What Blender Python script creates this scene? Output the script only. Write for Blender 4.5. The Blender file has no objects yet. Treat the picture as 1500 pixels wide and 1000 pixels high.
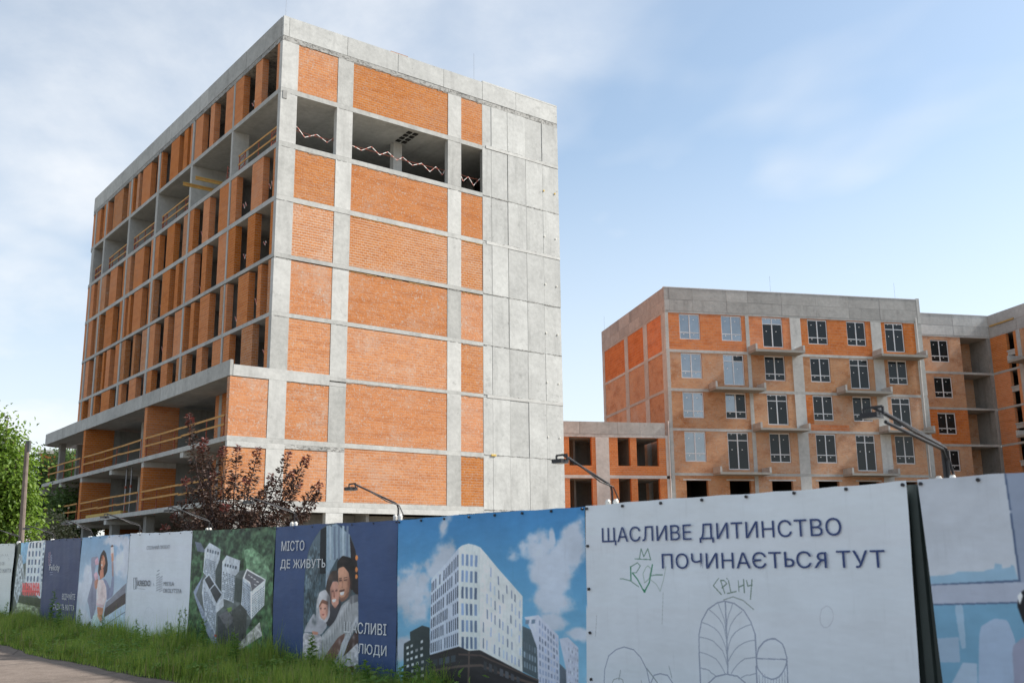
import bpy, math, random
import numpy as np
from mathutils import Vector, Matrix
C = bpy.context.scene.collection
S = bpy.context.scene
R = math.radians
random.seed(7)
rng = np.random.default_rng(7)

# ---------------------------------------------------------------- camera, sky, sun, exposure
cam = bpy.data.cameras.new('camera')
cam.sensor_width = 36.0
cam.lens = 35.655
cam.clip_start = 0.1
cam.clip_end = 3000
cam.dof.use_dof = True
cam.dof.focus_distance = 55.0
cam.dof.aperture_fstop = 2.8
co = bpy.data.objects.new('camera', cam)
C.objects.link(co)
PITCH, ROLL = R(12.30847), R(-0.614185)
Fw = Vector((0, math.cos(PITCH), math.sin(PITCH)))
Up = Vector((0, -math.sin(PITCH), math.cos(PITCH)))
Rt = Vector((1, 0, 0))
X2 = Rt * math.cos(ROLL) + Up * math.sin(ROLL)
U2 = -Rt * math.sin(ROLL) + Up * math.cos(ROLL)
M = Matrix((X2, U2, -Fw)).transposed().to_4x4()
M.translation = Vector((0, 0, 1.7))
co.matrix_world = M
S.camera = co

SUN_AZ, SUN_EL = 82.0, 42.0          # clockwise from +Y, above the horizon
w = bpy.data.worlds.new('World')
S.world = w
w.use_nodes = True
nt = w.node_tree
nt.nodes.clear()
def wn(t, **k):
    n = nt.nodes.new(t)
    for a, b in k.items(): setattr(n, a, b)
    return n
out = wn('ShaderNodeOutputWorld')
sky = wn('ShaderNodeTexSky', sky_type='NISHITA', sun_disc=False, sun_elevation=R(SUN_EL), sun_rotation=R(SUN_AZ))
sky.altitude = 200; sky.air_density = 1.0; sky.dust_density = 1.2; sky.ozone_density = 1.1
bg = wn('ShaderNodeBackground'); bg.inputs[1].default_value = 0.108
cl = wn('ShaderNodeBackground'); cl.inputs[0].default_value = (0.90, 0.925, 0.955, 1); cl.inputs[1].default_value = 0.60
mx = wn('ShaderNodeMixShader')
tc = wn('ShaderNodeTexCoord')
sep = wn('ShaderNodeSeparateXYZ')
nt.links.new(tc.outputs['Generated'], sep.inputs[0])
def wmath(op, a, b=None, clamp=False):
    n = wn('ShaderNodeMath', operation=op, use_clamp=clamp)
    for i, q in enumerate((a, b)):
        if q is None: continue
        if isinstance(q, (int, float)): n.inputs[i].default_value = q
        else: nt.links.new(q, n.inputs[i])
    return n.outputs[0]
zc = wmath('ADD', wmath('MAXIMUM', sep.outputs[2], 0.0), 0.28)
comb = wn('ShaderNodeCombineXYZ')
nt.links.new(wmath('DIVIDE', sep.outputs[0], zc), comb.inputs[0])
nt.links.new(wmath('DIVIDE', sep.outputs[1], zc), comb.inputs[1])
def cloud_layer(scale, detail, wv, lo, hi, rough=0.55):
    n = wn('ShaderNodeTexNoise', noise_dimensions='4D')
    n.inputs['Scale'].default_value = scale; n.inputs['Detail'].default_value = detail
    n.inputs['Roughness'].default_value = rough; n.inputs['W'].default_value = wv
    n.inputs['Distortion'].default_value = 0.25
    nt.links.new(comb.outputs[0], n.inputs['Vector'])
    r = wn('ShaderNodeMapRange', interpolation_type='SMOOTHSTEP')
    r.inputs[1].default_value = lo; r.inputs[2].default_value = hi
    nt.links.new(n.outputs[0], r.inputs[0])
    return r.outputs[0]
CLOUD_W = 44.54
big = cloud_layer(0.75, 5, CLOUD_W, 0.45, 0.60)
wisp = cloud_layer(2.2, 9, CLOUD_W + 5.3, 0.30, 0.75, 0.6)
veil = cloud_layer(0.5, 3, CLOUD_W + 11.7, 0.35, 0.75)
mask = wmath('MAXIMUM', wmath('MULTIPLY', big, wmath('ADD', 0.35, wmath('MULTIPLY', wisp, 0.65))), wmath('MULTIPLY', veil, 0.08), True)
hz = wn('ShaderNodeMapRange', interpolation_type='SMOOTHSTEP')      # air near the horizon pales
hz.inputs[1].default_value = 0.0; hz.inputs[2].default_value = 0.5; hz.inputs[3].default_value = 0.62; hz.inputs[4].default_value = 0.0
nt.links.new(sep.outputs[2], hz.inputs[0])
mask = wmath('MAXIMUM', mask, hz.outputs[0], True)
hs = wn('ShaderNodeHueSaturation'); hs.inputs['Saturation'].default_value = 0.90; hs.inputs['Hue'].default_value = 0.490
nt.links.new(sky.outputs[0], hs.inputs['Color']); nt.links.new(hs.outputs[0], bg.inputs[0])
nt.links.new(mask, mx.inputs[0]); nt.links.new(bg.outputs[0], mx.inputs[1]); nt.links.new(cl.outputs[0], mx.inputs[2])
nt.links.new(mx.outputs[0], out.inputs[0])

sl = bpy.data.lights.new('sun', 'SUN'); sl.energy = 3.7; sl.angle = R(3.0); sl.color = (1.0, 0.95, 0.87)
so = bpy.data.objects.new('sun', sl); C.objects.link(so)
sd = Vector((math.sin(R(SUN_AZ)) * math.cos(R(SUN_EL)), math.cos(R(SUN_AZ)) * math.cos(R(SUN_EL)), math.sin(R(SUN_EL))))
so.rotation_euler = sd.to_track_quat('Z', 'Y').to_euler(); so.location = sd * 100
S.view_settings.view_transform = 'Standard'; S.view_settings.look = 'None'
S.view_settings.exposure = 0.90; S.view_settings.gamma = 1.0; S.view_settings.use_curve_mapping = False
S.render.engine = 'CYCLES'
S.cycles.max_bounces = 8; S.cycles.diffuse_bounces = 4; S.cycles.caustics_reflective = False; S.cycles.caustics_refractive = False
S.cycles.use_denoising = True

# ---------------------------------------------------------------- materials
MATS = {}
def new_mat(name):
    m = bpy.data.materials.new(name); m.use_nodes = True
    n = m.node_tree; b = n.nodes['Principled BSDF']
    return m, n, b
def nd(n, t, **k):
    q = n.nodes.new(t)
    for a, b in k.items(): setattr(q, a, b)
    return q
def lk(n, a, b): n.links.new(a, b)
def mathn(n, op, a, b=None, c=None, clamp=False):
    q = nd(n, 'ShaderNodeMath', operation=op, use_clamp=clamp)
    for i, v in enumerate((a, b, c)):
        if v is None: continue
        if isinstance(v, (int, float)): q.inputs[i].default_value = v
        else: lk(n, v, q.inputs[i])
    return q.outputs[0]
def mixc(n, f, a, b, mode='MIX'):
    q = nd(n, 'ShaderNodeMix', data_type='RGBA', blend_type=mode)
    for i, v in ((0, f), (6, a), (7, b)):
        if isinstance(v, (int, float)): q.inputs[i].default_value = v
        elif isinstance(v, tuple): q.inputs[i].default_value = v if len(v) == 4 else (*v, 1)
        else: lk(n, v, q.inputs[i])
    return q.outputs[2]
def noise(n, vec, scale, detail=4, rough=0.55, sx=None):
    if sx:
        mp = nd(n, 'ShaderNodeMapping'); mp.inputs['Scale'].default_value = sx
        lk(n, vec, mp.inputs[0]); vec = mp.outputs[0]
    q = nd(n, 'ShaderNodeTexNoise'); q.inputs['Scale'].default_value = scale; q.inputs['Detail'].default_value = detail
    q.inputs['Roughness'].default_value = rough
    lk(n, vec, q.inputs['Vector']); return q.outputs[0]
def rng_map(n, v, a, b, c=0.0, d=1.0, smooth=True):
    q = nd(n, 'ShaderNodeMapRange')
    if smooth: q.interpolation_type = 'SMOOTHSTEP'
    for i, x in enumerate((a, b, c, d)): q.inputs[i + 1].default_value = x
    lk(n, v, q.inputs[0]); return q.outputs[0]
def uv_vec(n, jitter=True):
    """metre UVs shifted by a different amount on every object, so no two pieces share their stains"""
    u = nd(n, 'ShaderNodeUVMap'); u.uv_map = 'UVMap'
    if not jitter: return u.outputs[0], u.outputs[0], nd(n, 'ShaderNodeObjectInfo').outputs['Random']
    oi = nd(n, 'ShaderNodeObjectInfo')
    cx = nd(n, 'ShaderNodeCombineXYZ')
    lk(n, mathn(n, 'MULTIPLY', oi.outputs['Random'], 61.0), cx.inputs[2])
    va = nd(n, 'ShaderNodeVectorMath', operation='ADD'); lk(n, u.outputs[0], va.inputs[0]); lk(n, cx.outputs[0], va.inputs[1])
    return u.outputs[0], va.outputs[0], oi.outputs['Random']
def bump(n, b, h, strength=0.4, dist=0.02):
    q = nd(n, 'ShaderNodeBump'); q.inputs['Strength'].default_value = strength; q.inputs['Distance'].default_value = dist
    lk(n, h, q.inputs['Height']); lk(n, q.outputs[0], b.inputs['Normal'])

def brick_mat(name, c1, c2, cm, bw=0.26, bh=0.15, mort=0.012, smear=0.5, speck=0.5, patchy=0.45, stretch=(0.5, 3.2, 1)):
    m, n, b = new_mat(name)
    uv, vj, rnd = uv_vec(n)
    wob = nd(n, 'ShaderNodeTexNoise'); wob.inputs['Scale'].default_value = 2.2; wob.inputs['Detail'].default_value = 3; lk(n, vj, wob.inputs['Vector'])
    wv = nd(n, 'ShaderNodeVectorMath', operation='MULTIPLY_ADD'); lk(n, wob.outputs[1], wv.inputs[0]); wv.inputs[1].default_value = (0.02, 0.022, 0); lk(n, uv, wv.inputs[2])
    br = nd(n, 'ShaderNodeTexBrick'); br.offset = 0.5
    br.inputs['Color1'].default_value = (*c1, 1); br.inputs['Color2'].default_value = (*c2, 1); br.inputs['Mortar'].default_value = (*[c2[i] * .6 + cm[i] * .4 for i in range(3)], 1)
    br.inputs['Scale'].default_value = 1.0; br.inputs['Mortar Size'].default_value = mort; br.inputs['Mortar Smooth'].default_value = 0.3
    br.inputs['Bias'].default_value = 0.0; br.inputs['Brick Width'].default_value = bw; br.inputs['Row Height'].default_value = bh
    lk(n, wv.outputs[0], br.inputs['Vector'])
    # course joints read as lines, and only where the mortar was left full
    sy = nd(n, 'ShaderNodeSeparateXYZ'); lk(n, wv.outputs[0], sy.inputs[0])
    course = mathn(n, 'ABSOLUTE', mathn(n, 'SUBTRACT', mathn(n, 'FRACT', mathn(n, 'DIVIDE', sy.outputs[1], bh)), 0.5))
    course = rng_map(n, course, 0.5 - 1.5 * max(mort, .008) / bh, 0.5 - .3 * mort / bh)
    full = rng_map(n, noise(n, vj, 0.5, 3, 0.5), 0.36, 0.62, 0.25, 1.0)
    # whole courses baked darker or lighter
    patch = noise(n, vj, 1.0, 5, 0.65, stretch)
    col = mixc(n, mathn(n, 'MULTIPLY', rng_map(n, patch, 0.48, 0.66), patchy), br.outputs[0], (c2[0] * 0.66, c2[1] * 0.54, c2[2] * 0.46))
    col = mixc(n, mathn(n, 'MULTIPLY', rng_map(n, patch, 0.46, 0.3), patchy * .7), col, (c2[0] * 1.05, c2[1] * 1.2, c2[2] * 1.35))
    col = mixc(n, mathn(n, 'MULTIPLY', mathn(n, 'MULTIPLY', course, full), .7), col, cm)
    # mortar squeezed out and smeared over the bricks
    sm = noise(n, vj, 0.55, 5, 0.6)
    sm2 = noise(n, vj, 7.0, 4, 0.65)
    thr = mathn(n, 'ADD', mathn(n, 'MULTIPLY', sm, 0.75), mathn(n, 'MULTIPLY', sm2, 0.5))
    smf = mathn(n, 'MULTIPLY', rng_map(n, thr, 0.60, 0.84), mathn(n, 'MULTIPLY', mathn(n, 'ADD', rnd, 0.35), smear), clamp=True)
    col = mixc(n, smf, col, (cm[0] * 1.05, cm[1] * 0.92, cm[2] * 0.85))
    dots = mathn(n, 'MAXIMUM', rng_map(n, noise(n, vj, 6.0, 2, 0.5, (1.5, 1.0, 1)), 0.60, 0.68), mathn(n, 'MULTIPLY', rng_map(n, noise(n, vj, 11.0, 3, 0.6, (1.0, 1.3, 1)), 0.55, 0.66), 0.8))
    col = mixc(n, mathn(n, 'MULTIPLY', dots, speck), col, cm)
    hv = nd(n, 'ShaderNodeHueSaturation'); lk(n, col, hv.inputs['Color'])
    lk(n, rng_map(n, rnd, 0, 1, 0.90, 1.10, False), hv.inputs['Value']); lk(n, rng_map(n, rnd, 0, 1, 1.05, 0.92, False), hv.inputs['Saturation'])
    lk(n, hv.outputs[0], b.inputs['Base Color']); b.inputs['Roughness'].default_value = 0.92; b.inputs['Specular IOR Level'].default_value = 0.2
    h = mathn(n, 'ADD', mathn(n, 'MULTIPLY', br.outputs[1], -1.0), mathn(n, 'MULTIPLY', sm2, 0.8))
    bump(n, b, h, 0.6, 0.02)
    return m

def concrete_mat(name, base, var=0.25, streak=0.3, stain=0.3, ties=False, warm=0.0, rough_bump=0.25, pits=0.0):
    m, n, b = new_mat(name)
    uv, vj, rnd = uv_vec(n)
    big_ = noise(n, vj, 0.7, 5, 0.6)
    mid = noise(n, vj, 4.0, 6, 0.65)
    st = noise(n, vj, 1.0, 4, 0.55, (2.0, 0.16, 1))
    fine = noise(n, vj, 38.0, 3, 0.6)
    v = mathn(n, 'ADD', mathn(n, 'MULTIPLY', big_, 0.5), mathn(n, 'MULTIPLY', mid, 0.5))
    val = rng_map(n, v, 0.3, 0.7, 1 - var, 1 + var * 0.45, False)
    val = mathn(n, 'MULTIPLY', val, rng_map(n, st, 0.5, 0.78, 1.0, 1 - streak))
    val = mathn(n, 'MULTIPLY', val, rng_map(n, rnd, 0, 1, 0.9, 1.08, False))
    val = mathn(n, 'MULTIPLY', val, rng_map(n, fine, 0.2, 0.8, 0.93, 1.05, False))
    blot = rng_map(n, noise(n, vj, 1.9, 7, 0.7), 0.58, 0.72)
    val = mathn(n, 'MULTIPLY', val, mathn(n, 'SUBTRACT', 1.0, mathn(n, 'MULTIPLY', blot, stain)))
    if pits:
        val = mathn(n, 'MULTIPLY', val, mathn(n, 'SUBTRACT', 1.0, mathn(n, 'MULTIPLY', rng_map(n, noise(n, vj, 6.0, 4, 0.6, (1, 1.6, 1)), .5, .6), pits)))
    if ties:
        vo = nd(n, 'ShaderNodeTexVoronoi'); vo.inputs['Scale'].default_value = 1.0; vo.inputs['Randomness'].default_value = 0.25
        mp = nd(n, 'ShaderNodeMapping'); mp.inputs['Scale'].default_value = (0.72, 0.95, 1); lk(n, uv, mp.inputs[0]); lk(n, mp.outputs[0], vo.inputs['Vector'])
        val = mathn(n, 'MULTIPLY', val, rng_map(n, vo.outputs[0], 0.02, 0.045, 0.55, 1.0))
    col = mixc(n, 1.0, (*base, 1), val, 'MULTIPLY')
    lk(n, col, b.inputs['Base Color']); b.inputs['Roughness'].default_value = 0.88; b.inputs['Specular IOR Level'].default_value = 0.25
    bump(n, b, mathn(n, 'ADD', mid, mathn(n, 'MULTIPLY', fine, 0.3)), rough_bump, 0.03)
    return m

def plain_mat(name, col, rough=0.6, metal=0.0, var=0.12, scale=6.0, spec=0.4):
    m, n, b = new_mat(name)
    t = nd(n, 'ShaderNodeTexCoord')
    v = rng_map(n, noise(n, t.outputs['Object'], scale, 5, 0.6), 0.25, 0.75, 1 - var, 1 + var, False)
    lk(n, mixc(n, 1.0, (*col, 1), v, 'MULTIPLY'), b.inputs['Base Color'])
    b.inputs['Roughness'].default_value = rough; b.inputs['Metallic'].default_value = metal; b.inputs['Specular IOR Level'].default_value = spec
    return m

def leaf_mat(name, c1, c2, trans=0.35, tone=None):
    m, n, b = new_mat(name)
    g = nd(n, 'ShaderNodeNewGeometry')
    col = mixc(n, g.outputs['Random Per Island'], (*c1, 1), (*c2, 1))
    if tone:
        a = nd(n, 'ShaderNodeAttribute'); a.attribute_name = 'tone'
        col = mixc(n, a.outputs['Fac'], col, (*tone, 1))
    lk(n, col, b.inputs['Base Color']); b.inputs['Roughness'].default_value = 0.5; b.inputs['Specular IOR Level'].default_value = 0.35
    tr = nd(n, 'ShaderNodeBsdfTranslucent'); mt = nd(n, 'ShaderNodeMixShader'); mt.inputs[0].default_value = trans
    sat = nd(n, 'ShaderNodeHueSaturation'); sat.inputs['Value'].default_value = 1.5; lk(n, col, sat.inputs['Color']); lk(n, sat.outputs[0], tr.inputs[0])
    o = n.nodes['Material Output']
    lk(n, b.outputs[0], mt.inputs[1]); lk(n, tr.outputs[0], mt.inputs[2]); lk(n, mt.outputs[0], o.inputs[0])
    return m

MB1 = brick_mat('orange_brick', (0.44, 0.155, 0.042), (0.53, 0.205, 0.06), (0.46, 0.40, 0.345), smear=0.35, speck=0.45, mort=0.011)
MB2 = brick_mat('orange_brick_flush', (0.46, 0.17, 0.055), (0.53, 0.21, 0.075), (0.46, 0.40, 0.345), smear=0.5, speck=0.6, mort=0.006)
MB3 = brick_mat('orange_brick_white_joints', (0.44, 0.155, 0.042), (0.52, 0.20, 0.06), (0.56, 0.50, 0.43), smear=0.5, speck=0.3, mort=0.018)
MBS = brick_mat('red_brick', (0.56, 0.175, 0.037), (0.63, 0.215, 0.052), (0.44, 0.37, 0.31), smear=0.2, speck=0.15)
MBB = brick_mat('brown_brick', (0.47, 0.225, 0.11), (0.57, 0.295, 0.15), (0.47, 0.37, 0.29), bw=0.26, bh=0.085, mort=0.010, smear=1.1, speck=0.7, patchy=0.95, stretch=(0.7, 1.1, 1))
MBR = brick_mat('red_hollow_block', (0.54, 0.165, 0.045), (0.61, 0.21, 0.065), (0.47, 0.34, 0.27), bw=0.38, bh=0.24, mort=0.010, smear=0.4, speck=0.3, patchy=0.6, stretch=(0.8, 1.8, 1))
MC = concrete_mat('cast_concrete', (0.48, 0.485, 0.465), 0.30, 0.18, 0.22)
MCP = concrete_mat('shuttered_concrete', (0.52, 0.53, 0.515), 0.27, 0.20, 0.22, ties=True)
MCR = concrete_mat('rough_concrete', (0.44, 0.44, 0.42), 0.4, 0.3, 0.4, rough_bump=0.8, pits=0.5)
MCM = concrete_mat('parapet_concrete', (0.41, 0.41, 0.395), 0.3, 0.2, 0.22, ties=True)
MCW = concrete_mat('pale_concrete', (0.55, 0.555, 0.535), 0.26, 0.16, 0.22)
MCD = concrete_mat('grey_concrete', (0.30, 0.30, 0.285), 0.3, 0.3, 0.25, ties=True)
MCS = concrete_mat('soffit_concrete', (0.33, 0.32, 0.29), 0.2, 0.1, 0.2)

# ---------------------------------------------------------------- mesh building
class MB:
    def __init__(s): s.v = []; s.f = []
    def box(s, x0, x1, y0, y1, z0, z1):
        i = len(s.v)
        s.v += [(x0, y0, z0), (x1, y0, z0), (x1, y1, z0), (x0, y1, z0), (x0, y0, z1), (x1, y0, z1), (x1, y1, z1), (x0, y1, z1)]
        s.f += [(i, i + 3, i + 2, i + 1), (i + 4, i + 5, i + 6, i + 7), (i, i + 1, i + 5, i + 4), (i + 1, i + 2, i + 6, i + 5), (i + 2, i + 3, i + 7, i + 6), (i + 3, i, i + 4, i + 7)]
        return s
    def prism(s, poly, z0, z1):
        n = len(poly); i = len(s.v)
        s.v += [(x, y, z0) for x, y in poly] + [(x, y, z1) for x, y in poly]
        s.f.append(tuple(i + k for k in reversed(range(n)))); s.f.append(tuple(i + n + k for k in range(n)))
        for k in range(n):
            q = (k + 1) % n; s.f.append((i + k, i + q, i + n + q, i + n + k))
        return s
    def quad(s, a, b, c, d):
        i = len(s.v); s.v += [a, b, c, d]; s.f.append((i, i + 1, i + 2, i + 3)); return s
    def tube(s, pts, rad, n=8, cap=True):
        pts = [Vector(p) for p in pts]
        if not isinstance(rad, (list, tuple)): rad = [rad] * len(pts)
        i0 = len(s.v); ref = Vector((0.31, 0.17, 0.93))
        for k, p in enumerate(pts):
            d = (pts[min(k + 1, len(pts) - 1)] - pts[max(k - 1, 0)]).normalized()
            a = d.cross(ref)
            if a.length < 0.05: a = d.cross(Vector((1, 0, 0)))
            a.normalize(); b = d.cross(a)
            for j in range(n):
                t = 2 * math.pi * j / n
                s.v.append(tuple(p + (a * math.cos(t) + b * math.sin(t)) * rad[k]))
        for k in range(len(pts) - 1):
            for j in range(n):
                q = (j + 1) % n; a = i0 + k * n
                s.f.append((a + j, a + q, a + n + q, a + n + j))
        if cap:
            s.f.append(tuple(i0 + j for j in reversed(range(n)))); e = i0 + (len(pts) - 1) * n
            s.f.append(tuple(e + j for j in range(n)))
        return s
    def beam(s, a, b, w, h, up=(0, 0, 1)):
        """rectangular bar from a to b"""
        a, b = Vector(a), Vector(b); d = (b - a).normalized(); sx = d.cross(Vector(up))
        if sx.length < 1e-4: sx = d.cross(Vector((1, 0, 0)))
        sx.normalize(); uz = sx.cross(d); i = len(s.v)
        for p in (a, b):
            for e, g in ((-1, -1), (1, -1), (1, 1), (-1, 1)): s.v.append(tuple(p + sx * (e * w / 2) + uz * (g * h / 2)))
        s.f += [(i, i + 1, i + 2, i + 3), (i + 7, i + 6, i + 5, i + 4), (i, i + 4, i + 5, i + 1), (i + 1, i + 5, i + 6, i + 2), (i + 2, i + 6, i + 7, i + 3), (i + 3, i + 7, i + 4, i)]
        return s
    def mesh(s, name, mat, smooth=False):
        me = bpy.data.meshes.new(name); me.from_pydata(s.v, [], s.f); me.update()
        uvl = me.uv_layers.new(name='UVMap')
        nv = len(me.loops); co_ = np.empty(len(me.vertices) * 3, np.float32); me.vertices.foreach_get('co', co_); co_ = co_.reshape(-1, 3)
        li = np.empty(nv, np.int32); me.loops.foreach_get('vertex_index', li)
        fn_ = np.empty(len(me.polygons) * 3, np.float32); me.polygons.foreach_get('normal', fn_); fn_ = np.abs(fn_.reshape(-1, 3))
        tot = np.empty(len(me.polygons), np.int32); me.polygons.foreach_get('loop_total', tot)
        nl = np.repeat(fn_, tot, axis=0); p = co_[li]
        uv = np.empty((nv, 2), np.float32)
        zt = nl[:, 2] > 0.7; xt = (~zt) & (nl[:, 0] > nl[:, 1]); yt = ~(zt | xt)
        uv[zt] = p[zt][:, :2]; uv[xt] = p[xt][:, 1:]; uv[yt] = p[yt][:, [0, 2]]
        uvl.data.foreach_set('uv', uv.ravel())
        if mat: me.materials.append(mat)
        if smooth: me.polygons.foreach_set('use_smooth', [True] * len(me.polygons))
        return me
    def build(s, name, mat, parent=None, smooth=False, **k):
        return link(name, s.mesh(name, mat, smooth), parent, **k)
def link(name, data, parent=None, loc=None, rz=None, **props):
    o = bpy.data.objects.new(name, data); C.objects.link(o)
    if parent: o.parent = parent
    if loc: o.location = loc
    if rz is not None: o.rotation_euler = (0, 0, rz)
    for a, b in props.items(): o[a] = b
    return o
def thing(name, label, cat, loc=(0, 0, 0), rz=0.0, group=None, data=None):
    o = link(name, data, None, loc, rz, label=label, category=cat)
    if group: o['group'] = group
    return o
def tag(o, label, cat, group=None):
    o['label'] = label; o['category'] = cat
    if group: o['group'] = group
    return o
def copy_tree(o, parent=None):
    c = o.copy(); C.objects.link(c); c.parent = parent
    for ch in list(o.children): copy_tree(ch, c)
    return c
def box(name, mat, parent, *b, **k): return MB().box(*b).build(name, mat, parent, **k)
def grid_wall(x0, x1, z0, z1, holes, y0, y1, mb=None):
    """boxes that fill a rectangle around its openings, butted edge to edge"""
    mb = mb or MB(); xs = sorted({x0, x1, *[h[0] for h in holes], *[h[1] for h in holes]})
    for a, b in zip(xs, xs[1:]):
        cuts = sorted([(h[2], h[3]) for h in holes if h[0] <= a + 1e-6 and h[1] >= b - 1e-6]); z = z0
        for c, d in cuts:
            if c > z + 1e-4: mb.box(a, b, y0, y1, z, c)
            z = d
        if z < z1 - 1e-4: mb.box(a, b, y0, y1, z, z1)
    return mb
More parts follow.
